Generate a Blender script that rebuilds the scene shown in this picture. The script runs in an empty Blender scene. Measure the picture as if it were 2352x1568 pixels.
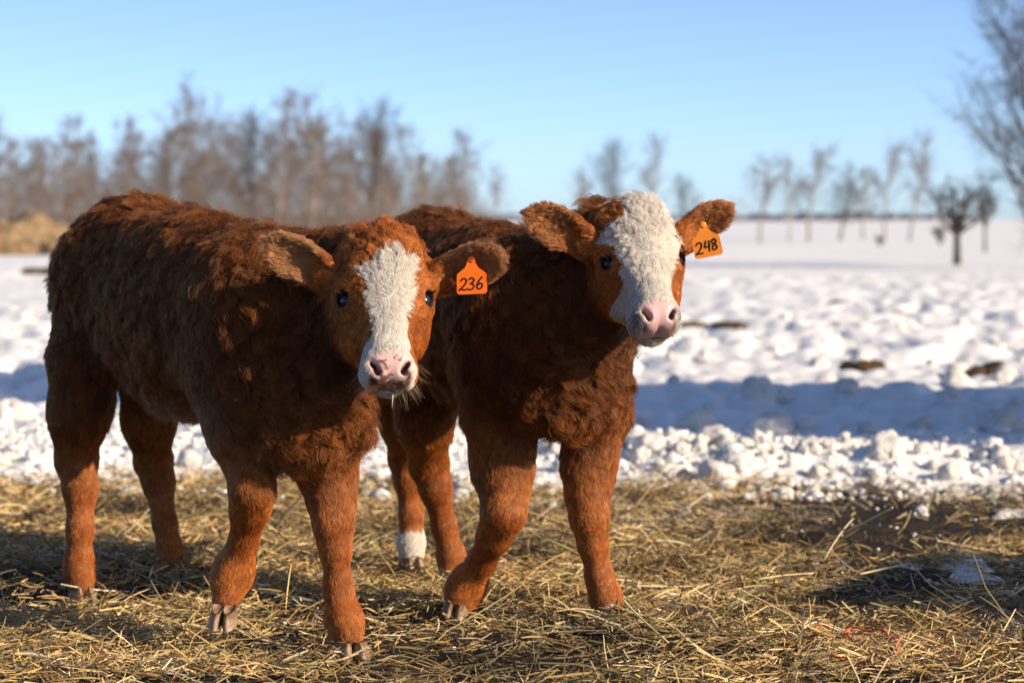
import bpy, bmesh, math, random
import numpy as np
from mathutils import Vector, Matrix, kdtree, noise as mnoise

FUR = True
ENV = True
HAIRS = 1.0
rng = np.random.default_rng(7)
random.seed(7)
sc = bpy.context.scene
col = sc.collection

# ------------------------------------------------------------------ camera, sky, sun, exposure
EYE = 0.78                                   # height of the lens above the straw
LENS = 85.0
FPX = LENS / 36.0 * 2352.0                   # focal length measured in pixels of the 2352 px wide photograph
TILT = math.atan((784 - 505) / FPX)          # horizon stands 279 px above the middle
cam_d = bpy.data.cameras.new('camera')
cam = bpy.data.objects.new('camera', cam_d)
col.objects.link(cam)
cam.location = (0, 0, EYE)
cam.rotation_euler = (math.pi / 2 - TILT, 0, 0)
cam_d.lens = LENS
cam_d.sensor_width = 36
cam_d.clip_start = 0.1
cam_d.clip_end = 3000
cam_d.dof.use_dof = True
cam_d.dof.focus_distance = 4.17
cam_d.dof.aperture_fstop = 5.0
sc.camera = cam

SUN_AZ = 27.0                                # degrees from the picture's right towards the camera
SUN_EL = 24.0
a, e = math.radians(SUN_AZ), math.radians(SUN_EL)
SUN = Vector((math.cos(a) * math.cos(e), -math.sin(a) * math.cos(e), math.sin(e)))
world = bpy.data.worlds.new('World')
sc.world = world
world.use_nodes = True
nt = world.node_tree
sky = nt.nodes.new('ShaderNodeTexSky')
sky.sky_type = 'NISHITA'
sky.sun_disc = False
sky.sun_elevation = e
sky.sun_rotation = math.atan2(SUN.x, SUN.y)
sky.altitude = 1500
sky.air_density = 0.5
sky.dust_density = 1.6
sky.ozone_density = 2.2
nt.links.new(sky.outputs[0], nt.nodes['Background'].inputs[0])
nt.nodes['Background'].inputs[1].default_value = 0.13
sun_d = bpy.data.lights.new('sun', 'SUN')
sun_d.energy = 4.8
sun_d.angle = math.radians(0.5)
sun_d.color = (1.0, 0.82, 0.60)
sun = bpy.data.objects.new('sun', sun_d)
col.objects.link(sun)
sun.rotation_euler = (-SUN).to_track_quat('-Z', 'Y').to_euler()
sun.location = (8, -6, 6)
sc.view_settings.view_transform = 'Standard'
sc.view_settings.look = 'None'
sc.view_settings.gamma = 1
sc.view_settings.use_curve_mapping = False
sc.view_settings.exposure = 0.65
sc.render.engine = 'CYCLES'
sc.cycles.use_denoising = True
sc.cycles.max_bounces = 6
sc.cycles.diffuse_bounces = 3
sc.cycles.glossy_bounces = 2
sc.cycles.transmission_bounces = 4
sc.cycles_curves.shape = 'RIBBONS'
sc.cycles_curves.subdivisions = 1


# ------------------------------------------------------------------ helpers
def V(*p):
    return np.array(p, float)


def at(u, v, Y):
    """Where the photograph's point (u, v) lies if it is Y metres in front of the lens."""
    ct, st = math.cos(TILT), math.sin(TILT)
    x, z = (u - 1176) / FPX, (784 - v) / FPX
    d = np.array([x, ct + z * st, -st + z * ct])
    return np.array([0, 0, EYE]) + d * (Y / d[1])


def tag(o, label=None, cat=None, group=None, kind=None):
    if label: o['label'] = label
    if cat: o['category'] = cat
    if group: o['group'] = group
    if kind: o['kind'] = kind
    return o


def empty(name, loc):
    o = bpy.data.objects.new(name, None)
    o.empty_display_size = 0.1
    o.location = loc
    col.objects.link(o)
    return o


def mesh_obj(name, verts, faces, mat=None, parent=None, smooth=True, colors=None, origin=None):
    """ONE mesh object from arrays; verts are world coordinates, faces an (n,3)/(n,4) array or list."""
    verts = np.asarray(verts, float)
    o_at = np.zeros(3)
    if parent is not None:
        o_at = np.array(parent.location)
        if parent.parent is not None:
            o_at = o_at + np.array(parent.parent.location)
    elif origin is not None:
        o_at = np.asarray(origin, float)
    me = bpy.data.meshes.new(name)
    if isinstance(faces, np.ndarray):
        n, k = faces.shape
        me.vertices.add(len(verts))
        me.vertices.foreach_set('co', (verts - o_at).astype(np.float32).ravel())
        me.loops.add(n * k)
        me.loops.foreach_set('vertex_index', faces.astype(np.int32).ravel())
        me.polygons.add(n)
        me.polygons.foreach_set('loop_start', np.arange(0, n * k, k, dtype=np.int32))
        me.update(calc_edges=True)
    else:
        me.from_pydata((verts - o_at).tolist(), [], faces)
        me.update()
    if smooth:
        me.polygons.foreach_set('use_smooth', np.ones(len(me.polygons), dtype=bool))
    if colors is not None:
        at_ = me.color_attributes.new('tint', 'FLOAT_COLOR', 'POINT')
        c = np.ones((len(verts), 4), np.float32)
        c[:, :colors.shape[1]] = colors
        at_.data.foreach_set('color', c.ravel())
    if mat: me.materials.append(mat)
    o = bpy.data.objects.new(name, me)
    col.objects.link(o)
    if parent is not None:
        o.parent = parent
    elif origin is not None:
        o.location = origin
    return o


def mat_new(name, base=(.5, .5, .5), rough=.6, spec=.5):
    m = bpy.data.materials.new(name)
    m.use_nodes = True
    b = m.node_tree.nodes['Principled BSDF']
    b.inputs['Base Color'].default_value = (*base, 1)
    b.inputs['Roughness'].default_value = rough
    b.inputs['Specular IOR Level'].default_value = spec
    return m, m.node_tree, b


def ramp(nt, fac, stops):
    r = nt.nodes.new('ShaderNodeValToRGB')
    el = r.color_ramp.elements
    while len(el) < len(stops): el.new(0.5)
    for i, (p, c) in enumerate(stops):
        el[i].position = p
        el[i].color = (*c, 1)
    nt.links.new(fac, r.inputs[0])
    return r.outputs[0]


def noise_tex(nt, scale, detail=4, rough=.5, coord='Object', dist=0):
    tc = nt.nodes.new('ShaderNodeTexCoord')
    n = nt.nodes.new('ShaderNodeTexNoise')
    n.inputs['Scale'].default_value = scale
    n.inputs['Detail'].default_value = detail
    n.inputs['Roughness'].default_value = rough
    n.inputs['Distortion'].default_value = dist
    nt.links.new(tc.outputs[coord], n.inputs['Vector'])
    return n.outputs['Fac']


def bump(nt, b, h, strength=.3, dist=.01):
    n = nt.nodes.new('ShaderNodeBump')
    n.inputs['Strength'].default_value = strength
    n.inputs['Distance'].default_value = dist
    nt.links.new(h, n.inputs['Height'])
    nt.links.new(n.outputs[0], b.inputs['Normal'])


def hash3(i, j, k, s):
    h = (i * 374761393 + j * 668265263 + k * 1442695041 + s * 974634777) & 0xffffffff
    h = ((h ^ (h >> 13)) * 1274126177) & 0xffffffff
    return ((h ^ (h >> 16)) & 0xffff) / 65535.0


def vnoise(p, seed=0):
    """Smooth value noise in -1..1 at points p (n,3)."""
    p = np.asarray(p, float)
    f = np.floor(p).astype(np.int64)
    t = p - f
    t = t * t * t * (t * (t * 6 - 15) + 10)
    out = 0
    for dx in (0, 1):
        wx = t[:, 0] if dx else 1 - t[:, 0]
        for dy in (0, 1):
            wy = t[:, 1] if dy else 1 - t[:, 1]
            for dz in (0, 1):
                wz = t[:, 2] if dz else 1 - t[:, 2]
                out = out + wx * wy * wz * hash3(f[:, 0] + dx, f[:, 1] + dy, f[:, 2] + dz, seed)
    return out * 2 - 1


def fbm(p, seed=0, oct=4, gain=.5):
    p = np.asarray(p, float)
    s, a_, tot = 0, 1.0, 0
    for o in range(oct):
        s = s + a_ * vnoise(p * 2 ** o + 17.3 * o, seed + o)
        tot += a_
        a_ *= gain
    return s / tot


def sstep(a_, b_, x):
    t = np.clip((x - a_) / (b_ - a_), 0, 1)
    return t * t * (3 - 2 * t)


def unit(v):
    v = np.asarray(v, float)
    return v / np.maximum(np.linalg.norm(v, axis=-1, keepdims=True), 1e-9)


def tube(path, radii, sides=8, cap=True):
    """verts, faces of a tube along path."""
    path = np.asarray(path, float)
    n = len(path)
    tang = unit(np.gradient(path, axis=0))
    up = np.array([0.31, 0.17, 0.93])
    s = unit(np.cross(tang, up))
    w = np.cross(s, tang)
    an = np.arange(sides) * 2 * math.pi / sides
    ring = (s[:, None] * np.cos(an)[None, :, None] + w[:, None] * np.sin(an)[None, :, None])
    vs = (path[:, None] + ring * np.asarray(radii, float)[:, None, None]).reshape(-1, 3)
    fs = []
    for i in range(n - 1):
        for j in range(sides):
            k = (j + 1) % sides
            fs.append([i * sides + j, i * sides + k, (i + 1) * sides + k, (i + 1) * sides + j])
    if cap:
        fs.append(list(range(sides))[::-1])
        fs.append([(n - 1) * sides + j for j in range(sides)])
    return vs, fs


# ------------------------------------------------------------------ bodies: blended solids turned into one skin
class Body:
    def __init__(self):
        self.p = []

    def cone(self, a_, b_, ra, rb, k=.03, dirv=None, **kw):
        a_, b_ = np.asarray(a_, float), np.asarray(b_, float)
        r = max(ra, rb)
        self.p.append(dict(t='cone', a=a_, b=b_, ra=ra, rb=rb, k=k, lo=np.minimum(a_, b_) - r, hi=np.maximum(a_, b_) + r,
                           dir=unit(b_ - a_) if dirv is None else unit(dirv), op=1, **kw))

    def chain(self, pts, k=.03, **kw):
        for (p0, r0), (p1, r1) in zip(pts[:-1], pts[1:]):
            self.cone(p0, p1, r0, r1, k, **kw)

    def ell(self, c, r, axes=None, k=.04, op=1, dirv=(0, 0, -1), **kw):
        c, r = np.asarray(c, float), np.asarray(r, float)
        R = np.eye(3) if axes is None else np.asarray(axes, float)      # rows: the ellipsoid's own axes
        ext = np.abs(R.T) @ r
        self.p.append(dict(t='ell', c=c, r=r, R=R, k=k, lo=c - ext, hi=c + ext, dir=unit(dirv), op=op, **kw))

    def cloud(self, pts, rad, k=.01, dirv=(0, 0, -1), **kw):
        pts = np.asarray(pts, float)
        self.p.append(dict(t='cloud', pts=pts, rad=np.asarray(rad, float), k=k, lo=pts.min(0) - .02, hi=pts.max(0) + .02,
                           dir=unit(dirv), op=1, **kw))

    @staticmethod
    def d(p, q):
        if p['t'] == 'cone':
            ba = p['b'] - p['a']
            pa = q - p['a']
            h = np.clip(pa @ ba / (ba @ ba), 0, 1)
            return np.linalg.norm(pa - h[..., None] * ba, axis=-1) - (p['ra'] + (p['rb'] - p['ra']) * h)
        if p['t'] == 'ell':
            l = (q - p['c']) @ p['R'].T
            k0 = np.linalg.norm(l / p['r'], axis=-1)
            k1 = np.linalg.norm(l / p['r'] ** 2, axis=-1)
            return k0 * (k0 - 1) / np.maximum(k1, 1e-6)
        sh = q.shape[:-1]
        f = q.reshape(-1, 3)
        out = np.full(len(f), 9.0)
        for i in range(len(p['pts'])):
            dx = f - p['pts'][i]
            np.minimum(out, np.sqrt((dx * dx).sum(-1)) - p['rad'][i], out=out)
        return out.reshape(sh)

    @staticmethod
    def comb(D, di, p):
        k = p['k']
        if p['op'] > 0:
            h = np.maximum(k - np.abs(D - di), 0) / k
            return np.minimum(D, di) - h * h * k * .25
        h = np.maximum(k - np.abs(D + di), 0) / k
        return np.maximum(D, -di) + h * h * k * .25

    def field(self, q):
        D = np.full(q.shape[:-1], 1.0)
        for p in self.p:
            m = np.all((q > p['lo'] - .1) & (q < p['hi'] + .1), axis=-1)
            if m.any():
                D[m] = self.comb(D[m], self.d(p, q[m]), p)
        return D

    def skin(self, fine_lo, fine_hi, coarse=.0085, fine=.0036):
        lo = np.min([p['lo'] for p in self.p if p['op'] > 0], 0) - .03
        hi = np.max([p['hi'] for p in self.p if p['op'] > 0], 0) + .03
        ax = []
        for i in range(3):
            f0, f1 = max(lo[i], fine_lo[i]), min(hi[i], fine_hi[i])
            segs = []
            if f0 - lo[i] > coarse: segs.append(np.linspace(lo[i], f0, max(2, int((f0 - lo[i]) / coarse)), endpoint=False))
            segs.append(np.linspace(f0, f1, int((f1 - f0) / fine), endpoint=False))
            if hi[i] - f1 > coarse: segs.append(np.linspace(f1, hi[i], max(2, int((hi[i] - f1) / coarse))))
            ax.append(np.concatenate(segs))
        X, Y, Z = ax
        D = np.full((len(X), len(Y), len(Z)), 1.0, np.float32)
        for p in self.p:
            s = [slice(max(0, np.searchsorted(A, p['lo'][i] - .06) - 1), np.searchsorted(A, p['hi'][i] + .06) + 1) for i, A in enumerate(ax)]
            g = np.stack(np.meshgrid(X[s[0]], Y[s[1]], Z[s[2]], indexing='ij'), -1)
            D[tuple(s)] = self.comb(D[tuple(s)], self.d(p, g), p)
        S = D < 0
        n = S.shape
        cnt = np.zeros((n[0] - 1, n[1] - 1, n[2] - 1), np.int8)
        corners = [(i, j, k) for i in (0, 1) for j in (0, 1) for k in (0, 1)]
        for i, j, k in corners:
            cnt += S[i:n[0] - 1 + i, j:n[1] - 1 + j, k:n[2] - 1 + k]
        I, J, K = np.nonzero((cnt > 0) & (cnt < 8))
        acc = np.zeros((len(I), 3))
        num = np.zeros(len(I))
        for c0 in corners:
            for axis in range(3):
                if c0[axis]: continue
                c1 = list(c0); c1[axis] = 1
                da = D[I + c0[0], J + c0[1], K + c0[2]]
                db = D[I + c1[0], J + c1[1], K + c1[2]]
                m = (da < 0) != (db < 0)
                t = da / np.where(m, da - db, 1)
                for q in range(3):
                    pos = np.full(len(I), float(c0[q]))
                    if q == axis: pos = pos + t
                    acc[:, q] += np.where(m, pos, 0)
                num += m
        acc /= num[:, None]
        vs = np.stack([np.interp(I + acc[:, 0], np.arange(n[0]), X), np.interp(J + acc[:, 1], np.arange(n[1]), Y),
                       np.interp(K + acc[:, 2], np.arange(n[2]), Z)], -1)
        idx = np.full(cnt.shape, -1, np.int64)
        idx[I, J, K] = np.arange(len(I))
        fs = []
        for axis in range(3):
            sl0 = [slice(None)] * 3; sl1 = [slice(None)] * 3
            sl0[axis] = slice(0, -1); sl1[axis] = slice(1, None)
            A, B = S[tuple(sl0)], S[tuple(sl1)]
            e0 = np.stack(np.nonzero(A != B), -1)
            flip = A[tuple(e0.T)]
            o1, o2 = (axis + 1) % 3, (axis + 2) % 3
            quad = []
            for d1, d2 in ((-1, -1), (0, -1), (0, 0), (-1, 0)):
                c = e0.copy(); c[:, o1] += d1; c[:, o2] += d2
                quad.append(idx[tuple(c.T)])
            quad = np.stack(quad, -1)
            quad[~flip] = quad[~flip][:, ::-1]
            fs.append(quad)
        fs = np.concatenate(fs)
        fs = fs[(fs >= 0).all(1)]
        g, d0 = self.grad(vs)
        vs = vs - g * np.clip(d0, -.004, .004)[:, None]
        return vs, fs

    def grad(self, vs, h=.0012):
        d0 = self.field(vs)
        g = np.stack([self.field(vs + h * np.eye(3)[i]) - d0 for i in range(3)], -1)
        return unit(g), d0

    def blend(self, vs, keys, soft=.012):
        """Blend the fur properties of the nearest solids at each point."""
        ps = [p for p in self.p if p['op'] > 0]
        Ds = []
        for p in ps:
            di = np.full(len(vs), .5)
            m = np.all((vs > p['lo'] - .08) & (vs < p['hi'] + .08), axis=-1)
            if m.any(): di[m] = self.d(p, vs[m])
            Ds.append(di)
        Ds = np.array(Ds)
        W = np.exp(-(Ds - Ds.min(0)) / soft)
        W /= W.sum(0)
        out = {}
        for k in keys:
            vals = np.array([np.asarray(p.get(k, 0), float) for p in ps])
            out[k] = np.tensordot(W.T, vals, axes=1)
        return out


# ------------------------------------------------------------------ materials of the calves
def attr_col(nt, name='tint'):
    n = nt.nodes.new('ShaderNodeAttribute')
    n.attribute_name = name
    return n


M = {}
m, n_, b = mat_new('calf_skin', rough=.6, spec=.25)
at_ = attr_col(n_)
n_.links.new(at_.outputs['Color'], b.inputs['Base Color'])
n_.links.new(at_.outputs['Alpha'], b.inputs['Roughness'])
bump(n_, b, noise_tex(n_, 330, 3), .45, .002)
M['skin'] = m
m, n_, b = mat_new('calf_hair', rough=.40, spec=.12)
at_ = attr_col(n_)
hi_ = n_.nodes.new('ShaderNodeHairInfo')
mr = n_.nodes.new('ShaderNodeMapRange')            # hair tips are bleached, roots are darker
mr.inputs['To Min'].default_value = .62
mr.inputs['To Max'].default_value = 1.28
n_.links.new(hi_.outputs['Intercept'], mr.inputs['Value'])
vm = n_.nodes.new('ShaderNodeVectorMath')
vm.operation = 'SCALE'
n_.links.new(at_.outputs['Color'], vm.inputs[0])
n_.links.new(mr.outputs[0], vm.inputs['Scale'])
hb = n_.nodes.new('ShaderNodeBsdfHairPrincipled')
hb.model = 'CHIANG'
hb.parametrization = 'COLOR'
hb.inputs['Roughness'].default_value = .38
hb.inputs['Radial Roughness'].default_value = .6
hb.inputs['Random Roughness'].default_value = .3
n_.links.new(vm.outputs[0], hb.inputs['Color'])
n_.links.new(vm.outputs[0], b.inputs['Base Color'])
HAIRMIX = .25
mx = n_.nodes.new('ShaderNodeMixShader')
mx.inputs[0].default_value = HAIRMIX
n_.links.new(b.outputs[0], mx.inputs[1])
n_.links.new(hb.outputs[0], mx.inputs[2])
n_.links.new(mx.outputs[0], n_.nodes['Material Output'].inputs['Surface'])
M['hair'] = m
m, n_, b = mat_new('eye', (.012, .012, .02), .06, .6)
M['eye'] = m
m, n_, b = mat_new('hoof_horn', (.2, .15, .1), .45, .4)
n_.links.new(ramp(n_, noise_tex(n_, 60, 3), [(.3, (.13, .080, .048)), (.7, (.36, .24, .14))]), b.inputs['Base Color'])
bump(n_, b, noise_tex(n_, 150, 3), .3, .002)
M['hoof'] = m
m, n_, b = mat_new('tag_plastic_shaded', (.92, .16, .012), .38, .5)  # redder orange: the left tag's shade is put into its colour
b.inputs['Subsurface Weight'].default_value = .25
b.inputs['Subsurface Radius'].default_value = (.01, .004, .002)
M['tag'] = m
m, n_, b = mat_new('tag_plastic_sunlit', (.95, .30, .035), .38, .5)  # yellower copy for the right tag, sunlight through the plastic included in the colour
b.inputs['Subsurface Weight'].default_value = .25
b.inputs['Subsurface Radius'].default_value = (.01, .004, .002)
M['tag_sunlit'] = m
m, n_, b = mat_new('tag_ink', (.012, .011, .012), .5, .3)
M['ink'] = m
m, n_, b = mat_new('straw_single', (.62, .5, .28), .6, .3)
M['stem'] = m

BROWN = np.array([.53, .168, .032])
DARKB = np.array([.28, .066, .011])
WHITE = np.array([.80, .74, .66])
PINK = np.array([.62, .40, .37])


def in_poly(px, py, poly):
    poly = np.asarray(poly, float)
    inside = np.zeros(len(px), bool)
    j = len(poly) - 1
    for i in range(len(poly)):
        xi, yi = poly[i]
        xj, yj = poly[j]
        c = ((yi > py) != (yj > py)) & (px < (xj - xi) * (py - yi) / (yj - yi + 1e-12) + xi)
        inside ^= c
        j = i
    return inside


class Head:
    def __init__(self, poll, yaw, tilt, roll=0, size=1.0):
        self.o = np.asarray(poll, float)
        y, t, r = map(math.radians, (yaw, tilt, roll))
        f = V(math.sin(y), -math.cos(y), 0)
        s = V(math.cos(y), math.sin(y), 0)
        up = V(0, 0, 1)
        s, up = s * math.cos(r) + up * math.sin(r), up * math.cos(r) - s * math.sin(r)
        self.s, self.t, self.d = s, f * math.sin(t) - up * math.cos(t), f * math.cos(t) + up * math.sin(t)
        self.f, self.up = f, up
        self.A = np.stack([self.s, self.t, self.d])
        self.k = size

    def w(self, s, t, d):
        return self.o + self.k * (s * self.s + t * self.t + d * self.d)

    def l(self, q):
        return (q - self.o) @ self.A.T / self.k

    def from_photo(self, pts, mid_d):
        """Photograph points carried onto the face (a gently arched sheet in the head's own frame)."""
        out = []
        for u, v in pts:
            a0, a1 = at(u, v, 3.0), at(u, v, 6.0)
            dd = mid_d
            for _ in range(4):
                h0, h1 = self.l(a0)[2], self.l(a1)[2]
                q = a0 + (a1 - a0) * (dd - h0) / (h1 - h0)
                l = self.l(q)
                dd = mid_d - 5.5 * l[0] ** 2
            out.append(l[:2])
        return np.array(out)


def build_head(B, H, ears):
    k = H.k
    ax = H.A

    def ell(c, r, kk=.03, op=1, rot=None, **kw):
        R = ax
        if rot is not None:
            R = rot @ ax
        B.ell(H.w(*c), np.asarray(r) * k, R, kk, op, **kw)
    hd = dict(reg=1.0, len=.0095, dens=2.6, curl=.10, lift=.20)
    po = dict(hd, len=.024, curl=.8, lift=.55, dens=2.0)
    ell((0, .070, -.078), (.072, .078, .074), dirv=H.t, **po)
    ell((0, .028, -.062), (.050, .040, .050), dirv=-H.t, **dict(po, len=.030, curl=1.0))
    ell((0, .115, -.062), (.072, .055, .055), dirv=H.t, **dict(hd, len=.0115, curl=.36, lift=.20))
    B.cone(H.w(0, .12, -.058), H.w(0, .228, -.044), .050 * k, .037 * k, .03, dirv=H.t, **dict(hd, len=.010, curl=.28, lift=.15))
    ell((0, .247, -.052), (.045, .040, .046), .02, dirv=H.t, **dict(hd, len=.004, curl=0, dens=2.6))
    for sg in (-1, 1):
        ell((sg * .021, .262, -.034), (.024, .026, .026), .015, dirv=H.t, **dict(hd, len=.003, curl=0, dens=2.0))
        ell((sg * .026, .258, -.064), (.023, .026, .025), .015, dirv=H.t, **dict(hd, len=.005, curl=0, dens=2.0))
        ell((sg * .046, .140, -.105), (.034, .066, .052), .03, dirv=H.t * .5 - H.d + .3 * V(0, 0, -1), **hd)
        B.cone(H.w(sg * .030, .135, -.135), H.w(sg * .012, .235, -.094), .036 * k, .024 * k, .03, dirv=-H.t - H.d, **dict(hd, len=.016))
        ell((sg * .057, .118, -.062), (.026, .032, .026), .02, dirv=H.t * .6 - H.d * .8, **dict(hd, len=.008, curl=0))
        ell((sg * .057, .098, -.056), (.022, .014, .022), .02, dirv=H.t * .2 - H.d * .9 + sg * H.s * .4, **dict(hd, len=.010, curl=.1))
    ell((0, .258, -.096), (.030, .027, .020), .010, dirv=H.t * .3 - H.d, **dict(hd, len=.010, curl=.1))
    # nostrils, the philtrum and the mouth are cut in
    for sg in (-1, 1):
        r = math.radians(38 * sg)
        rot = np.array([[math.cos(r), math.sin(r), 0], [-math.sin(r), math.cos(r), 0], [0, 0, 1]])
        ell((sg * .0265, .264, -.018), (.0044, .0108, .023), .007, -1, rot)
        ell((sg * .0215, .273, -.026), (.0045, .005, .015), .007, -1)
        ell((sg * .0735, .124, -.0450), (.0115, .0132, .0160), .004, -1)
    ell((0, .290, -.050), (.0022, .008, .020), .006, -1)
    ell((0, .286, -.0790), (.042, .032, .0034), .005, -1)
    for er in ears:
        sg = er['side']
        base = H.w(*er['base'])
        tip = er['tip']
        L = np.linalg.norm(tip - base)
        axis = unit(tip - base)
        nrm = np.asarray(er['face'], float)
        nrm = unit(nrm - axis * (nrm @ axis))
        acr = np.cross(nrm, axis)
        if acr[2] < 0: acr = -acr
        pts, rad = [], []
        for i, aa in enumerate(np.linspace(0, 1, 28)):
            wd = er['w'] * (.60 + .40 * sstep(0, .55, aa)) * math.sqrt(max(.03, 1 - max(0, (aa - .62) / .38) ** 2.3))
            cup = er['cup'] * (1 - .45 * aa)
            for bb in np.linspace(-1, 1, 17):
                ang = bb * cup
                off = acr * (math.sin(ang) / max(cup, .2) * wd) + nrm * ((1 - math.cos(ang)) / max(cup, .2) * wd)
                bend = -V(0, 0, 1) * er.get('droop', 0) * aa * aa
                pts.append(base + axis * (aa * L) + off + bend - nrm * .012 * math.sin(aa * math.pi))
                rad.append(.0062 - .0022 * abs(bb) - .001 * aa)
        B.cloud(pts, np.array(rad), .012, dirv=axis * .9 + V(0, 0, -.25), reg=2.0, len=.014, dens=2.4, curl=.3, lift=.34)
        B.cone(H.w(sg * .052, er['base'][1], er['base'][2] - .012), base + axis * .022, .030 * k, .022 * k, .025, dirv=axis, reg=1.6, len=.016, dens=2.0, curl=.3, lift=.4)
        er['axis'], er['nrm'], er['acr'], er['b0'], er['L'] = axis, nrm, acr, base, L


def make_hoof(parent, pos, fwd, down, mat, size=1.0):
    """A cloven hoof: two claws with flat soles, side by side."""
    fwd, down = unit(fwd), unit(down)
    fwd = unit(fwd - down * (fwd @ down))
    side = np.cross(fwd, down)
    vs, fs = [], []
    for sg in (-1, 1):
        o = len(vs)
        prof = [(-.006, .88), (.006, 1.0), (.016, 1.05), (.024, 1.07)]
        nn = 14
        for dz, sc_ in prof:
            for i in range(nn):
                an = 2 * math.pi * i / nn
                ca, sa = math.cos(an), math.sin(an)
                x = .0150 * sa
                y = .026 * ca * (1.0 if ca < 0 else 1.18)
                if ca > 0: x *= (1 - .45 * ca * ca)
                if x * sg < 0: x *= .80
                x += sg * (.0122 - .001 * max(ca, 0))
                lean = dz * .42
                vs.append(pos + size * (side * x * sc_ + fwd * (y * sc_ + lean) + down * dz))
        for r in range(len(prof) - 1):
            for i in range(nn):
                j = (i + 1) % nn
                fs.append([o + r * nn + i, o + r * nn + j, o + (r + 1) * nn + j, o + (r + 1) * nn + i])
        fs.append([o + i for i in range(nn)])
        fs.append([o + (len(prof) - 1) * nn + i for i in range(nn)][::-1])
    o_ = mesh_obj('hoof', vs, fs, mat, parent)
    return o_


def eye_mesh(parent, c, r, axes):
    bm = bmesh.new()
    bmesh.ops.create_uvsphere(bm, u_segments=20, v_segments=14, radius=1)
    vs = np.array([v.co for v in bm.verts]) * r
    fs = [[v.index for v in f.verts] for f in bm.faces]
    bm.free()
    return mesh_obj('eye', c + vs @ axes, fs, M['eye'], parent)


def sample_surface(vs, fs, dens_v, n):
    tri = np.concatenate([fs[:, [0, 1, 2]], fs[:, [0, 2, 3]]])
    A, Bv, C = vs[tri[:, 0]], vs[tri[:, 1]], vs[tri[:, 2]]
    area = np.linalg.norm(np.cross(Bv - A, C - A), axis=1) * .5 * dens_v[tri].mean(1)
    cdf = np.cumsum(area)
    t = np.searchsorted(cdf, rng.random(n) * cdf[-1])
    t = np.minimum(t, len(tri) - 1)
    r1, r2 = np.sqrt(rng.random(n)), rng.random(n)
    w = np.stack([1 - r1, r1 * (1 - r2), r1 * r2], -1)
    return tri[t], w


def hair_object(name, pts, radii, colors, mat, parent, kind='stuff'):
    """pts (n,K,3) world."""
    n, K = pts.shape[:2]
    cu = bpy.data.hair_curves.new(name)
    cu.add_curves([K] * n)
    o_at = np.array(parent.location) if parent is not None else np.zeros(3)
    cu.position_data.foreach_set('vector', (pts - o_at).astype(np.float32).ravel())
    ra = cu.attributes.get('radius') or cu.attributes.new('radius', 'FLOAT', 'POINT')
    ra.data.foreach_set('value', radii.astype(np.float32).ravel())
    ca = cu.attributes.new('tint', 'FLOAT_COLOR', 'CURVE')
    c = np.ones((n, 4), np.float32)
    c[:, :3] = colors
    ca.data.foreach_set('color', c.ravel())
    cu.materials.append(mat)
    o = bpy.data.objects.new(name, cu)
    col.objects.link(o)
    if parent is not None: o.parent = parent
    if kind: o['kind'] = kind
    return o


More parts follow.
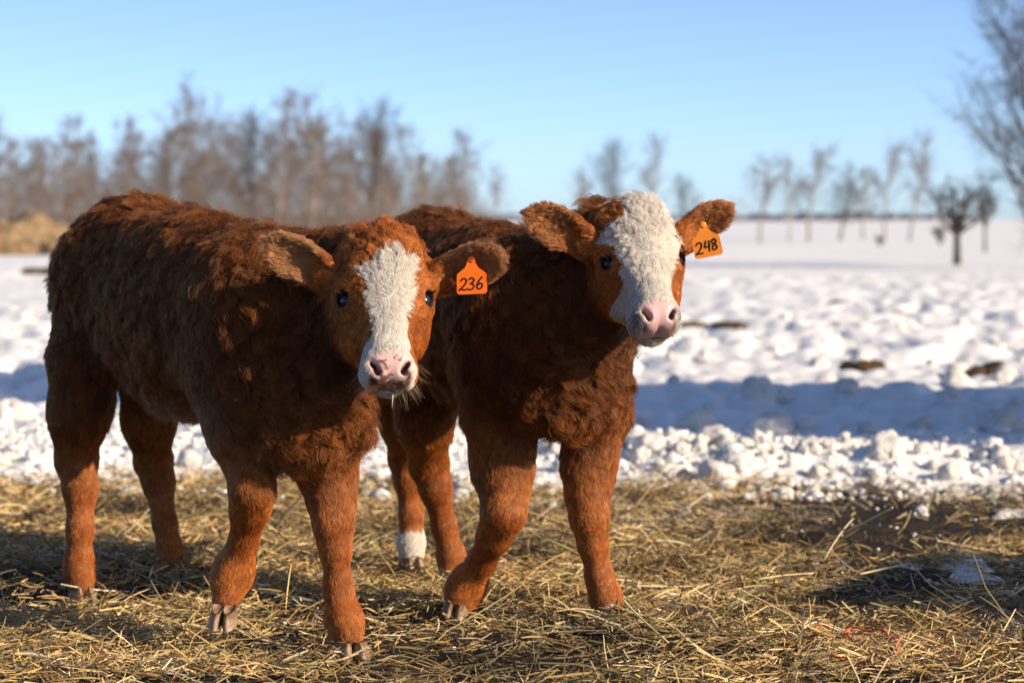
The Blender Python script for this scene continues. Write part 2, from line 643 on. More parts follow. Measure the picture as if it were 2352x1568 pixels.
def grow_coat(parent, B, vs, fs, nrm, props, colour_fn, comb_fn, n, K=7):
    n = int(n * HAIRS)
    dens = props['dens'] * props['bare']
    tri, w = sample_surface(vs, fs, dens, n)
    mix = lambda a_: (a_[tri] * (w[..., None] if a_.ndim > 1 else w)).sum(1)
    P = mix(vs)
    N = unit(mix(nrm))
    T = mix(props['comb'])
    L, CU, LI = mix(props['len']), mix(props['curl']), mix(props['lift'])
    # locks: hairs gather towards the lock they stand in
    def flow(q, T, CU):
        cell = 26.0
        j1 = np.stack([fbm(q * cell, 31 + i, 3) for i in range(3)], -1)
        j2 = np.stack([fbm(q * 75.0, 61 + i, 2) for i in range(3)], -1)
        return T + j1 * (.35 + 1.0 * CU)[:, None] + j2 * (.15 + .5 * CU)[:, None]
    T = flow(P, T, CU)
    T = T + rng.normal(0, .17, T.shape)
    T = unit(T - N * (T * N).sum(1, keepdims=True))
    Bn = np.cross(N, T)
    L = L * (.62 + .62 * rng.random(n)) * np.where(rng.random(n) < .03, 1.35, 1.0) * (1 + .35 * fbm(P * 18, 5, 2))
    nc = max(10, n // 48)
    centres = rng.choice(n, nc, replace=False)
    kd = kdtree.KDTree(nc)
    for i, c in enumerate(centres): kd.insert(P[c], i)
    kd.balance()
    near = np.fromiter((kd.find(p)[1] for p in P), np.int64, n)
    cid = centres[near]
    s = np.linspace(0, 1, K)[None, :, None]
    lift = (LI * (.7 + .6 * rng.random(n)) * (.6 + .8 * rng.random(nc)[near]))[:, None, None]
    ph = (rng.random(nc) * 6.28)[near][:, None, None]
    fr = (1.2 + .8 * rng.random(nc))[near][:, None, None]
    amp = (CU * .27)[:, None, None]
    Lr = L[:, None, None]
    wave = np.sin(ph + fr * s * 2 * math.pi) - np.sin(ph)
    wave2 = np.cos(ph + fr * s * 2 * math.pi) - np.cos(ph)
    curve = P[:, None] + Lr * (T[:, None] * s * (1 - .25 * lift) + N[:, None] * (lift * (1.3 * s - .75 * s * s) + .06 * s)
                               + amp * s * (wave * Bn[:, None] + .6 * wave2 * N[:, None]))
    pull = ((.26 + .44 * np.clip(CU, 0, 1)) * rng.uniform(.4, 1.3, n))[:, None, None] * s ** 1.3
    curve = curve + pull * (curve[cid] - curve)
    # keep hairs from diving under the skin: lift the points that fall below the root plane
    h = ((curve - P[:, None]) * N[:, None]).sum(-1, keepdims=True)
    curve = curve + N[:, None] * np.maximum(.0006 - h, 0)
    r0 = (.00023 + .00016 * np.clip(L / .03, 0, 1)) * rng.uniform(.6, 1.5, n)
    rad = r0[:, None] * (1 - .72 * np.linspace(0, 1, K)[None] ** 1.6)
    colr = colour_fn(P, near, nc, n, mix(props['reg']))
    return hair_object('coat', curve, rad, colr, M['hair'], parent)


def finish_calf(name, label, B, H, white_polys, nose_spec, legs, n_hair, body_dir, marks):
    root = empty(name, marks['base'])
    tag(root, label, 'calf')
    vs, fs = B.skin(marks['fine'][0], marks['fine'][1])
    nrm, _ = B.grad(vs, .003)
    props = B.blend(vs, ['dir', 'len', 'curl', 'lift', 'dens', 'reg'])
    loc = H.l(vs)
    s_, t_, d_ = loc.T
    hw = sstep(.5, .9, props['reg']) * (props['reg'] < 1.45)
    # the hair of the face streams away from the whorl between the eyes
    tw = marks['whorl']
    front = sstep(-.085, -.035, d_) * hw
    rad = unit(np.stack([s_ * 1.3, np.where(t_ < tw, (t_ - tw) * 1.0, (t_ - tw) * 1.5), np.zeros_like(s_)], -1))
    rad_w = rad @ H.A
    comb = unit(props['dir']) * (1 - front)[:, None] + rad_w * front[:, None]
    props['comb'] = unit(comb)
    # nose pad, lips and the rims of the eyes carry no fur
    bare = np.ones(len(vs))
    pad = nose_spec['pad'](s_, t_, d_)
    bare *= 1 - pad
    mouth = (np.abs(d_ + .0790) < .005) & (t_ > .245) & (np.abs(s_) < .04)
    bare[mouth] = 0
    for sg in (-1, 1):
        q = (loc - np.array([sg * .0735, .124, -.0450])) / np.array([.0138, .0150, .0168])
        e2 = (q ** 2).sum(1)
        bare[e2 < 1.1] = 0
        props['len'] = props['len'] * (.35 + .65 * sstep(1.2, 4.0, e2))
        props['lift'] = props['lift'] * (.5 + .5 * sstep(1.2, 4.0, e2))
    props['bare'] = bare

    def coat_colour(q, reg):
        l = H.l(q)
        s, t, d = l.T
        jit = np.stack([fbm(q * 70, 201, 3), fbm(q * 70, 211, 3)], -1) * .007
        headish = (np.abs(s) < .13) & (t > -.06) & (t < .32) & (d > -.2) & (d < .05)
        wh = np.zeros(len(q))
        for poly, dmin in white_polys:
            wh = np.maximum(wh, in_poly(s + jit[:, 0], t + jit[:, 1], poly) * (d > dmin) * headish * (reg > .55) * (reg < 1.3))
        v = .5 + .5 * fbm(q * 14, 90, 4)
        c = DARKB[None] * (1 - v)[:, None] + BROWN[None] * v[:, None]
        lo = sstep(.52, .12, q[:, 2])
        c = c * (.36 + .72 * np.maximum(lo, sstep(.5, .9, reg)))[:, None]  # darker torso, lighter legs and head: own coat plus painted flank shade and sunlight
        return c, wh

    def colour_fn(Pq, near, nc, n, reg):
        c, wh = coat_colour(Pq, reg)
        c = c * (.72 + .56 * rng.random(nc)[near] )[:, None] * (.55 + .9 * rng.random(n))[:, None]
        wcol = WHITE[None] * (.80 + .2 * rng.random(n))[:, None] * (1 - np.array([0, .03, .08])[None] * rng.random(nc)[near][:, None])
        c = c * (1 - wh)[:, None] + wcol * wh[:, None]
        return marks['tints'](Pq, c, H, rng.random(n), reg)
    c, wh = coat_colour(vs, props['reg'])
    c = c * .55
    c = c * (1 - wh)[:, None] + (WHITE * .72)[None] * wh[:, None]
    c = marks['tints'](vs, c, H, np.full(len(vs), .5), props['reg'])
    pc = nose_spec['colour'](s_, t_, d_, vs)
    c = c * (1 - pad)[:, None] + pc * pad[:, None]
    for sg in (-1, 1):
        q = (loc - np.array([sg * .0735, .124, -.0450])) / np.array([.0156, .0172, .0190])
        rim = sstep(1.15, .85, (q ** 2).sum(1))
        c = c * (1 - rim)[:, None] + np.array([.035, .018, .016])[None] * rim[:, None]
        q = (loc - np.array([sg * .029, .270, -.026])) / np.array([.013, .017, .022])
    c[mouth] = c[mouth] * .25
    rough = .75 - .47 * pad
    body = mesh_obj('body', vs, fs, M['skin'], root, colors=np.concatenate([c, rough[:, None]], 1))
    for sg in (-1, 1):
        eye_mesh(root, H.w(sg * .0636, .124, -.0550), .0157 * H.k, H.A)
    for (pos, fwd, down, size) in legs:
        make_hoof(root, pos, fwd, down, M['hoof'], size)
    if FUR:
        grow_coat(root, B, vs, fs, nrm, props, colour_fn, None, n_hair)
        # whiskers on lips and chin, lashes over the eyes
        W = []
        wp = np.array([H.w(random.choice((-1, 1)) * random.uniform(.01, .05), random.uniform(.235, .275), random.uniform(-.105, -.062)) for i in range(150)])
        wg, wd0 = B.grad(wp)
        wp = wp - wg * wd0[:, None]
        for i in range(150):
            sg = random.choice((-1, 1))
            p, g = wp[i], wg[i]
            dr = unit(g + H.t * .5 + np.array([random.gauss(0, .3) for _ in range(3)]))
            Lw = random.uniform(.012, .034)
            bend = unit(V(0, 0, -1) + H.t * .5) * random.uniform(.2, .9)
            W.append([p + Lw * (dr * s + bend * s * s * .5) for s in np.linspace(0, 1, 7)])
        for sg in (-1, 1):
            for i in range(46):
                q = random.uniform(-1, 1)
                p = H.w(sg * (.075 - .004 * q * q), .124 - .0122 * (1 - q * q) + .001, -.0450 + .0118 * q)
                dr = unit(sg * H.s * .9 + H.d * (.35 + .5 * q) + H.t * random.uniform(-.1, .35))
                Lw = random.uniform(.010, .019)
                W.append([p + Lw * (dr * s - H.t * .30 * s * s) for s in np.linspace(0, 1, 7)])
        W = np.array(W)
        cw = np.tile(np.array([[.42, .30, .18]]), (len(W), 1))
        cw[150:] = (.03, .014, .008)
        rw = np.full(W.shape[:2], .00020) * np.linspace(1, .4, 7)[None]
        hair_object('whiskers', W, rw, cw, M['hair'], root)
    return root


def ear_tag(pos, right, up, label, digits, plastic):
    """Two-piece ear tag: a flat panel with a neck, a stud through the ear, hand-drawn figures."""
    right, up = unit(right), unit(up)
    up = unit(up - right * (up @ right))
    out = np.cross(right, up)
    root = empty('ear_tag', pos)
    tag(root, label, 'ear tag', 'orange ear tags')
    half = [(0.0, .0455), (.0050, .0438), (.0068, .0395), (.0080, .0325), (.0122, .0250), (.0212, .0180), (.0248, .0150), (.0260, .011),
            (.0266, -.017), (.0245, -.0205), (.021, -.0215)]
    ol = half + [(-x, y) for x, y in half[::-1] if x > 0]
    n = len(ol)
    th = .0011
    vs = [pos + right * x + up * y + out * (th * s + .0025 * math.sin(y * 45) ) for s in (1, -1) for x, y in ol]
    fs = [list(range(n)), [n + i for i in range(n)][::-1]] + [[i, (i + 1) % n, n + (i + 1) % n, n + i][::-1] for i in range(n)]
    mesh_obj('panel', vs, fs, plastic, root, smooth=False)
    c = pos + up * .0395
    pv, pf = tube([c + out * -.016, c + out * .0015, c + out * .0040, c + out * .0048], [.0034, .0062, .0060, .0030], 16)
    mesh_obj('stud', pv, pf, plastic, root)
    for ch, pts in digits:
        path = np.array([pos + right * x + up * y + out * (th + .0004 + .0025 * math.sin(y * 45)) for x, y in smooth_line(pts)])
        r = [.0016] * len(path)
        vv, ff = tube(path, r, 6)
        # pressed flat against the panel
        vv = vv - out * ((vv - pos) @ out - np.repeat([(p - pos) @ out for p in path], 6))[:, None] * .7
        d = mesh_obj('digit', vv, ff, M['ink'], root)
    return root


def smooth_line(pts, n=10):
    p = np.array(pts, float)
    p = np.vstack([p[0] * 2 - p[1], p, p[-1] * 2 - p[-2]])
    out = []
    for i in range(1, len(p) - 2):
        for t in np.linspace(0, 1, n, endpoint=False):
            a0, a1, a2, a3 = p[i - 1], p[i], p[i + 1], p[i + 2]
            out.append(.5 * (2 * a1 + (a2 - a0) * t + (2 * a0 - 5 * a1 + 4 * a2 - a3) * t * t + (3 * a1 - a0 - 3 * a2 + a3) * t ** 3))
    out.append(p[-2])
    return np.array(out)


def dig(shape, x, sc_=1.0, y=0.0, tilt=.12):
    G = {
        '2': [(-.9, .95), (-.35, 1.55), (.45, 1.4), (.6, .7), (.05, -.35), (-.75, -1.25), (-1.0, -1.45), (-.6, -1.15), (.1, -1.35), (.95, -1.3)],
        '3': [(-.75, 1.2), (-.1, 1.6), (.6, 1.15), (.35, .45), (-.2, .15), (.5, -.1), (.75, -.75), (.2, -1.4), (-.6, -1.35), (-.85, -1.05)],
        '6': [(.55, 1.75), (.0, 1.1), (-.5, .1), (-.6, -.8), (-.1, -1.4), (.6, -1.1), (.75, -.35), (.25, .05), (-.35, -.3)],
        '4a': [(-.35, 1.5), (-.6, .55), (-.75, -.15), (-.1, -.2), (.85, .1)],
        '4b': [(.55, 1.45), (.45, .3), (.40, -1.5)],
        '8': [(.45, 1.05), (-.05, 1.5), (-.55, 1.05), (-.3, .35), (.35, -.15), (.6, -.9), (.05, -1.45), (-.55, -1.0), (-.3, -.2), (.4, .45), (.5, 1.1)],
    }
    k = .0072 * sc_
    return (shape, [(x + (px + py * tilt) * k, y + py * k) for px, py in G[shape]])


# ------------------------------------------------------------------ the calves
def leg_attrs(kind):
    up = dict(reg=0.2, len=.018, dens=1.6, curl=.22, lift=.18)
    lo = dict(reg=0.1, len=.0075, dens=2.1, curl=.05, lift=.12)
    return up if kind == 'u' else lo


def add_leg(B, pts, split, hind=False):
    """pts: (position, radius) from the body down to the pastern; from index split on the coat is short."""
    for i in range(len(pts) - 1):
        B.cone(pts[i][0], pts[i + 1][0], pts[i][1], pts[i + 1][1], .022 if i >= split else .05, **leg_attrs('u' if i < split else 'l'))


torso_kw = dict(reg=0.0, len=.040, dens=1.0, curl=.66, lift=.32)
neck_kw = dict(reg=0.0, len=.044, dens=1.1, curl=.8, lift=.40)


def make_left_calf():
    B = Body()
    hd = unit(V(.478, -.878, 0))
    rt = V(-.878, -.478, 0)
    up = V(0, 0, 1)
    ax = np.stack([hd, rt, up])
    flow = -hd * .5 + V(0, 0, -.8)
    T = lambda x, y, z: V(x, y, z)
    B.ell(T(-.805, 5.05, .645), (.160, .132, .155), ax, .06, dirv=-hd * .35 + V(0, 0, -.9), **torso_kw)
    B.ell(T(-.765, 4.99, .735), (.115, .090, .080), ax, .05, dirv=-hd * .9 + V(0, 0, -.2), **torso_kw)
    B.ell(T(-.640, 4.75, .585), (.290, .124, .186), ax, .09, dirv=flow, **torso_kw)
    B.ell(T(-.600, 4.68, .668), (.300, .075, .108), ax, .06, dirv=-hd * .9 + V(0, 0, -.3), **torso_kw)
    B.cone(T(-.770, 5.00, .640), T(-.450, 4.42, .590), .122, .118, .09, dirv=flow, **torso_kw)
    B.ell(T(-.465, 4.44, .565), (.165, .114, .178), ax, .07, dirv=flow, **torso_kw)
    B.ell(T(-.395, 4.34, .460), (.110, .105, .118), ax, .05, dirv=V(0, 0, -1), **neck_kw)
    B.ell(T(-.500, 4.385, .555), (.085, .044, .155), ax, .06, dirv=flow, **torso_kw)          # right shoulder
    B.cone(T(-.430, 4.41, .610), T(-.262, 4.275, .655), .102, .072, .06, dirv=V(-.25, .3, -.9), **neck_kw)
    B.cone(T(-.390, 4.35, .500), T(-.272, 4.255, .585), .100, .058, .05, dirv=V(-.1, .2, -1), **neck_kw)
    B.cone(T(-.430, 4.41, .665), T(-.250, 4.285, .700), .062, .052, .05, dirv=-hd + V(0, 0, -.2), **neck_kw)
    B.ell(T(-.340, 4.285, .430), (.075, .085, .085), ax, .05, dirv=V(0, 0, -1), **neck_kw)
    # hind quarters
    P = at
    B.ell(T(-.872, 4.985, .555), (.088, .056, .165), ax, .06, dirv=V(0, 0, -1), **dict(torso_kw, len=.028))
    B.ell(T(-.775, 5.16, .560), (.100, .060, .140), ax, .06, dirv=V(0, 0, -1), **dict(torso_kw, len=.028))
    add_leg(B, [(P(180, 830, 4.97), .060), (P(180, 950, 4.97), 0.0504), (P(176, 1055, 5.00), 0.0396), (P(184, 1120, 4.98), 0.0324), (P(184, 1215, 4.96), 0.0239),
                (P(182, 1290, 4.95), 0.0260), (P(183, 1315, 4.94), 0.0281), (P(187, 1346, 4.93), 0.0244)], 2)
    add_leg(B, [(P(334, 850, 5.20), .064), (P(342, 965, 5.26), 0.0477), (P(352, 1058, 5.33), 0.0378), (P(364, 1105, 5.31), 0.0324), (P(378, 1200, 5.28), 0.0231),
                (P(390, 1262, 5.26), 0.0260), (P(397, 1290, 5.25), 0.0277), (P(405, 1310, 5.23), 0.0252)], 2)
    # fore legs: the right one is bent and just leaving the ground
    add_leg(B, [(P(530, 880, 4.37), 0.0727), (P(556, 985, 4.33), 0.0504), (P(572, 1060, 4.32), 0.0396), (P(579, 1128, 4.29), 0.0374), (P(573, 1175, 4.31), 0.0306),
                (P(560, 1240, 4.33), 0.0223), (P(540, 1300, 4.35), 0.0315), (P(530, 1330, 4.35), 0.0319), (P(519, 1376, 4.33), 0.0235)], 2)
    add_leg(B, [(P(735, 960, 4.38), 0.0681), (P(752, 1085, 4.37), 0.0405), (P(762, 1150, 4.35), 0.0369), (P(766, 1205, 4.33), 0.0328), (P(770, 1260, 4.325), 0.0244),
                (P(777, 1350, 4.32), 0.0223), (P(787, 1410, 4.31), 0.0277), (P(792, 1430, 4.305), 0.0281), (P(801, 1458, 4.285), .0250)], 2)
    # tail, hanging behind the rump
    B.chain([(T(-.885, 5.19, .755), .022), (T(-.915, 5.235, .66), .018), (T(-.915, 5.24, .50), .014), (T(-.912, 5.235, .40), .018), (T(-.91, 5.23, .32), .008)], .03,
            reg=0.0, len=.035, dens=1.2, curl=.4, lift=.3)
    H = Head(at(884, 512, 4.185), 7.5, 27.0, 0.0)
    ears = [dict(side=-1, base=(-.070, .072, -.088), tip=at(614, 555, 4.19), face=V(.1, -1, -.45), w=.040, cup=1.15, droop=.0),
            dict(side=1, base=(.070, .072, -.088), tip=at(1150, 585, 4.19), face=V(-.1, -1, -.50), w=.040, cup=1.15, droop=.0)]
    build_head(B, H, ears)
    blaze = [(905, 580), (925, 588), (942, 584), (952, 596), (955, 612), (946, 650), (944, 690), (936, 728), (935, 765), (943, 805), (956, 840), (958, 885), (945, 900),
             (850, 905), (826, 892), (822, 850), (826, 815), (846, 780), (860, 748), (856, 712), (846, 690), (846, 655), (816, 628), (846, 616), (866, 596), (884, 582)]
    poly = H.from_photo(blaze, -.012)

    def pad(s, t, d):
        top = .238 + 3.5 * s * s
        m_ = sstep(top, top + .006, t) * sstep(.040, .033, np.abs(s)) * sstep(-.079, -.073, d)
        return m_ * (d < .02)

    def pad_col(s, t, d, q):
        c = np.tile(PINK, (len(s), 1))
        l = np.stack([s, t, d], -1)
        n1 = fbm(l * 120, 301, 3)
        low = sstep(.245, .285, t)
        spot = sstep(.02, .16, n1 - .35 + .50 * low - 2.0 * np.maximum(np.abs(s) - .026, 0) * 10)
        c = c * (1 - spot)[:, None] + np.array([.16, .075, .04])[None] * spot[:, None]
        g = ((np.abs(np.abs(s) - .029) < .013) & (t < .285) & (t > .25))
        inn = np.exp(-(((np.abs(s) - .030) / .007) ** 2 + ((d + .030) / .02) ** 2)) * sstep(-.012, -.02, d)
        c = c * (1 - .75 * inn)[:, None]
        return c
    legs = [(P(187, 1352, 4.925), hd, V(0, 0, -1), 1.0), (P(408, 1309, 5.215), hd, V(0, 0, -1), .95),
            (P(514, 1402, 4.300), V(-.10, -.88, -.36), V(-.05, .36, -.9), .9), (P(807, 1479, 4.274), V(.25, -.97, 0), V(0, 0, -1), 1.12)]

    def tints(q, c, H, r, reg):
        for er in ears:
            l = q - er['b0']
            al = (l @ er['axis']) / er['L']
            inn = sstep(.25, .5, al) * sstep(1.6, 1.0, al) * sstep(1.3, 1.8, reg)
            tan = np.array([.42, .22, .10])
            c = c * (1 - .75 * inn)[:, None] + tan * (.75 * inn * (.7 + .6 * r))[:, None]
        # pale, thin-haired belly behind the elbow and pale chin
        bl = np.exp(-(((q[:, 0] + .66) / .10) ** 2 + ((q[:, 2] - .40) / .035) ** 2)) * (r > .3)
        c = c * (1 - .6 * bl)[:, None] + np.array([.5, .42, .34]) * (.6 * bl)[:, None]
        l = H.l(q)
        ch = sstep(-.080, -.086, l[:, 2]) * sstep(.225, .245, l[:, 1]) * (np.abs(l[:, 0]) < .06)
        ch = ch * sstep(.5, .9, reg)
        c = c * (1 - .8 * ch)[:, None] + np.array([.50, .40, .30]) * (.8 * ch)[:, None]
        return c
    lo = H.w(0, .14, -.07) - .20
    hi = H.w(0, .14, -.07) + .20
    lo[2], hi[2] = .47, .80
    root = finish_calf('calf', 'left reddish brown calf with narrow white blaze, pink speckled nose and ear tag 236', B, H,
                       [(poly, -.10)], dict(pad=pad, colour=pad_col), legs, 400000, hd,
                       dict(base=(-.58, 4.70, 0), fine=(lo, hi), whorl=.140, tints=tints))
    return root, H, ears, B


def make_right_calf():
    B = Body()
    hd = unit(V(.35, -.937, 0))
    rt = V(-.937, -.35, 0)
    ax = np.stack([hd, rt, V(0, 0, 1)])
    flow = -hd * .5 + V(0, 0, -.8)
    T = V
    B.ell(T(-.175, 5.24, .625), (.160, .130, .145), ax, .06, dirv=-hd * .35 + V(0, 0, -.9), **torso_kw)
    B.ell(T(-.160, 5.19, .710), (.115, .090, .070), ax, .05, dirv=-hd * .9 + V(0, 0, -.2), **torso_kw)
    B.ell(T(-.060, 4.97, .570), (.280, .124, .178), ax, .09, dirv=flow, **torso_kw)
    B.ell(T(-.035, 4.90, .640), (.300, .075, .108), ax, .06, dirv=-hd * .9 + V(0, 0, -.3), **torso_kw)
    B.cone(T(-.165, 5.19, .620), T(.050, 4.72, .570), .120, .118, .09, dirv=flow, **torso_kw)
    B.ell(T(.055, 4.72, .560), (.160, .116, .165), ax, .07, dirv=flow, **torso_kw)
    B.ell(T(.085, 4.66, .490), (.105, .112, .100), ax, .05, dirv=V(0, 0, -1), **neck_kw)
    B.ell(T(-.045, 4.68, .560), (.085, .050, .160), ax, .05, dirv=flow, **torso_kw)
    B.cone(T(.075, 4.72, .590), T(.190, 4.610, .705), .112, .074, .06, dirv=V(-.2, .2, -.9), **neck_kw)
    B.cone(T(.100, 4.66, .510), T(.185, 4.585, .620), .112, .062, .05, dirv=V(-.1, .2, -1), **neck_kw)
    B.cone(T(.065, 4.75, .650), T(.190, 4.62, .750), .060, .054, .05, dirv=-hd + V(0, 0, -.2), **neck_kw)
    B.ell(T(.100, 4.60, .460), (.070, .092, .072), ax, .05, dirv=V(0, 0, -1), **neck_kw)
    P = at
    B.ell(T(-.235, 5.18, .550), (.100, .060, .155), ax, .07, dirv=V(0, 0, -1), **dict(torso_kw, len=.026))
    B.ell(T(-.110, 5.22, .550), (.100, .060, .145), ax, .07, dirv=V(0, 0, -1), **dict(torso_kw, len=.026))
    # the hind leg with the white sock, then the one stepping across in front of it
    add_leg(B, [(P(925, 850, 5.25), 0.0727), (P(930, 960, 5.28), 0.0468), (P(935, 1050, 5.36), 0.0369), (P(940, 1100, 5.35), 0.0306), (P(944, 1180, 5.34), 0.0227),
                (P(944, 1245, 5.33), 0.0269), (P(945, 1280, 5.32), 0.0260)], 2)
    add_leg(B, [(P(985, 850, 5.12), 0.0727), (P(975, 965, 5.12), 0.0504), (P(985, 1065, 5.18), 0.0387), (P(1000, 1120, 5.18), 0.0315), (P(1020, 1210, 5.19), 0.0231),
                (P(1036, 1275, 5.19), 0.0269), (P(1036, 1310, 5.18), 0.0252)], 2)
    add_leg(B, [(P(1150, 960, 4.68), 0.0737), (P(1154, 1065, 4.67), 0.0495), (P(1160, 1130, 4.65), 0.0414), (P(1156, 1180, 4.63), 0.0391), (P(1136, 1230, 4.66), 0.0306),
                (P(1106, 1290, 4.71), 0.0244), (P(1078, 1335, 4.745), 0.0324), (P(1064, 1358, 4.745), 0.0324), (P(1056, 1378, 4.735), 0.0260)], 2)
    add_leg(B, [(P(1372, 950, 4.70), 0.0681), (P(1352, 1070, 4.69), 0.0406), (P(1350, 1140, 4.67), 0.0369), (P(1354, 1190, 4.65), 0.0338), (P(1362, 1250, 4.65), 0.0252),
                (P(1376, 1320, 4.65), 0.0231), (P(1390, 1368, 4.645), 0.0277), (P(1400, 1398, 4.63), 0.0260)], 2)
    B.chain([(T(-.235, 5.38, .735), .022), (T(-.255, 5.425, .65), .018), (T(-.255, 5.43, .50), .014), (T(-.25, 5.425, .40), .018), (T(-.25, 5.42, .32), .008)], .03,
            reg=0.0, len=.035, dens=1.2, curl=.4, lift=.3)
    H = Head(at(1464, 449, 4.51), 11.0, 34.5, 2.3, .95)
    ears = [dict(side=-1, base=(-.070, .066, -.088), tip=at(1214, 486, 4.49), face=V(.2, -1, -.42), w=.039, cup=1.0, droop=.0),
            dict(side=1, base=(.070, .066, -.088), tip=at(1672, 474, 4.56), face=V(.45, -1, -.35), w=.034, cup=1.0, droop=.0)]
    build_head(B, H, ears)
    main = [(1432, 470), (1418, 452), (1455, 440), (1505, 446), (1540, 480), (1556, 520), (1562, 560), (1556, 585), (1540, 620), (1536, 655), (1552, 690), (1600, 715), (1620, 800), (1560, 850),
            (1450, 850), (1420, 800), (1402, 745), (1388, 695), (1396, 672), (1420, 662), (1438, 640), (1434, 610), (1418, 575), (1400, 568), (1372, 550), (1376, 532), (1410, 520), (1440, 512), (1440, 490)]
    poly = H.from_photo(main, -.012)

    def pad(s, t, d):
        top = .240 + 4.0 * s * s
        m_ = sstep(top, top + .006, t) * sstep(.036, .030, np.abs(s)) * sstep(-.079, -.073, d)
        return m_ * (d < .02)

    def pad_col(s, t, d, q):
        c = np.tile(PINK * np.array([1, .95, 1.0]), (len(s), 1))
        inn = np.exp(-(((np.abs(s) - .030) / .007) ** 2 + ((d + .030) / .02) ** 2)) * sstep(-.012, -.02, d)
        return c * (1 - .75 * inn)[:, None]
    legs = [(P(946, 1284, 5.31), V(.3, -.95, 0), V(0, 0, -1), .95), (P(1036, 1312, 5.17), V(.3, -.95, 0), V(0, 0, -1), .95),
            (P(1050, 1378, 4.725), V(-.2, -.85, -.40), V(-.1, .40, -.9), .9), (P(1407, 1402, 4.605), V(.3, -.95, 0), V(0, 0, -1), 1.08)]
    sock_a, sock_b = P(944, 1215, 5.33), P(945, 1300, 5.32)
    toe = P(1034, 1325, 5.18)
    fetl = P(1408, 1405, 4.59)

    def tints(q, c, H, r, reg):
        for er in ears:
            l = q - er['b0']
            al = (l @ er['axis']) / er['L']
            inn = sstep(.3, .55, al) * sstep(1.6, 1.0, al) * sstep(1.3, 1.8, reg)
            c = c * (1 - .55 * inn)[:, None] + np.array([.36, .17, .07]) * (.55 * inn * (.7 + .6 * r))[:, None]
        jit = .01 * fbm(q * 60, 401, 2)
        sk = (np.linalg.norm((q - sock_b)[:, :2], axis=1) < .055) & (q[:, 2] + jit < sock_a[2])
        sk |= (np.linalg.norm(q - toe, axis=1) + jit < .030) | (np.linalg.norm(q - fetl, axis=1) + jit < .020)
        c = np.where(sk[:, None], WHITE[None] * (.8 + .2 * r)[:, None], c)
        l = H.l(q)
        ch = sstep(-.080, -.086, l[:, 2]) * sstep(.20, .235, l[:, 1]) * (np.abs(l[:, 0]) < .06)
        ch = ch * sstep(.5, .9, reg)
        c = c * (1 - .85 * ch)[:, None] + np.array([.55, .44, .32]) * (.85 * ch)[:, None]
        # dark-flecked hair beside the nose pad
        l3 = l * 1.0
        fl = np.exp(-(((np.abs(l3[:, 0]) - .044) / .010) ** 2 + ((l3[:, 1] - .268) / .020) ** 2)) * (l3[:, 2] > -.075) * (r > .42)
        c = c * (1 - .8 * fl)[:, None]
        return c
    lo = H.w(0, .14, -.07) - .20
    hi = H.w(0, .14, -.07) + .20
    lo[2], hi[2] = .50, .85
    root = finish_calf('calf', 'right dark brown calf with broad white face, one white hind sock and ear tag 248', B, H,
                       [(poly, -.12)], dict(pad=pad, colour=pad_col), legs, 370000, hd,
                       dict(base=(-.02, 4.95, 0), fine=(lo, hi), whorl=.135, tints=tints))
    return root, H, ears, B


calf_a, HA, earsA, BA = make_left_calf()
calf_b, HB, earsB, BB = make_right_calf()
cg = 'calves standing on the straw'
calf_a['group'] = cg
calf_b['group'] = cg


def on_skin(B, p, d, back=.0):
    """March from p along d until the skin is met."""
    p, d = np.asarray(p, float), unit(d)
    for _ in range(400):
        s = B.field(p[None])[0]
        if s < .0008: break
        p = p + d * min(max(s * .8, .0006), .012)
    return p


ra, ua = V(1, .10, .04), V(.0, -.12, 1)
qa = on_skin(BA, at(1079, 600, 4.0), V(0, 1, 0))
pa = qa - unit(ua) * .0395 - V(0, .012, 0)
ear_tag(pa, ra, ua, 'orange ear tag reading 236 hanging from the left calf with the narrow blaze',
        [dig('2', -.0145, .95, -.004, .14), dig('3', -.001, .95, -.0035, .14), dig('6', .0135, .95, -.003, .14)], M['tag'])
rb, ub = V(.97, -.10, .20), V(-.20, -.10, .97)
qb = on_skin(BB, at(1606, 532, 4.2), V(0, 1, 0))
yb = min([on_skin(BB, at(u, v, 4.2), V(0, 1, 0))[1] for u in (1588, 1604, 1620, 1636) for v in (520, 540, 560)])
pb = at(1624, 564, yb - .016)
ear_tag(pb, rb, ub, 'sunlit orange ear tag reading 248 hanging from the white-faced right calf',
        [dig('2', -.0145, .98, -.003, .10), dig('4a', .001, .98, -.001, .10), dig('4b', .001, .98, -.001, .10), dig('8', .0140, .98, .0, .10)], M['tag_sunlit'])


# ------------------------------------------------------------------ the field: soil under straw, lumpy trodden snow, far rise
m, n_, b = mat_new('soil', rough=.9, spec=.2)
n_.links.new(ramp(n_, noise_tex(n_, 9, 8, .65), [(.30, (.012, .009, .007)), (.52, (.035, .025, .015)), (.72, (.10, .07, .04))]), b.inputs['Base Color'])
bump(n_, b, noise_tex(n_, 45, 8, .7), .9, .03)
M['soil'] = m
m, n_, b = mat_new('snow', rough=.55, spec=.25)
n_.links.new(ramp(n_, noise_tex(n_, 2.2, 8, .7), [(.25, (.70, .69, .67)), (.45, (.84, .84, .84)), (.7, (.88, .88, .88))]), b.inputs['Base Color'])
bump(n_, b, noise_tex(n_, 60, 5, .65), .5, .012)
M['snow'] = m
m, n_, b = mat_new('snow_dirty', rough=.6, spec=.2)
n_.links.new(ramp(n_, noise_tex(n_, 9, 6, .7), [(.28, (.42, .33, .22)), (.42, (.72, .68, .62)), (.58, (.86, .86, .85))]), b.inputs['Base Color'])
bump(n_, b, noise_tex(n_, 70, 5, .65), .6, .01)
M['snow_clod'] = m
m, n_, b = mat_new('straw', rough=.55, spec=.3)
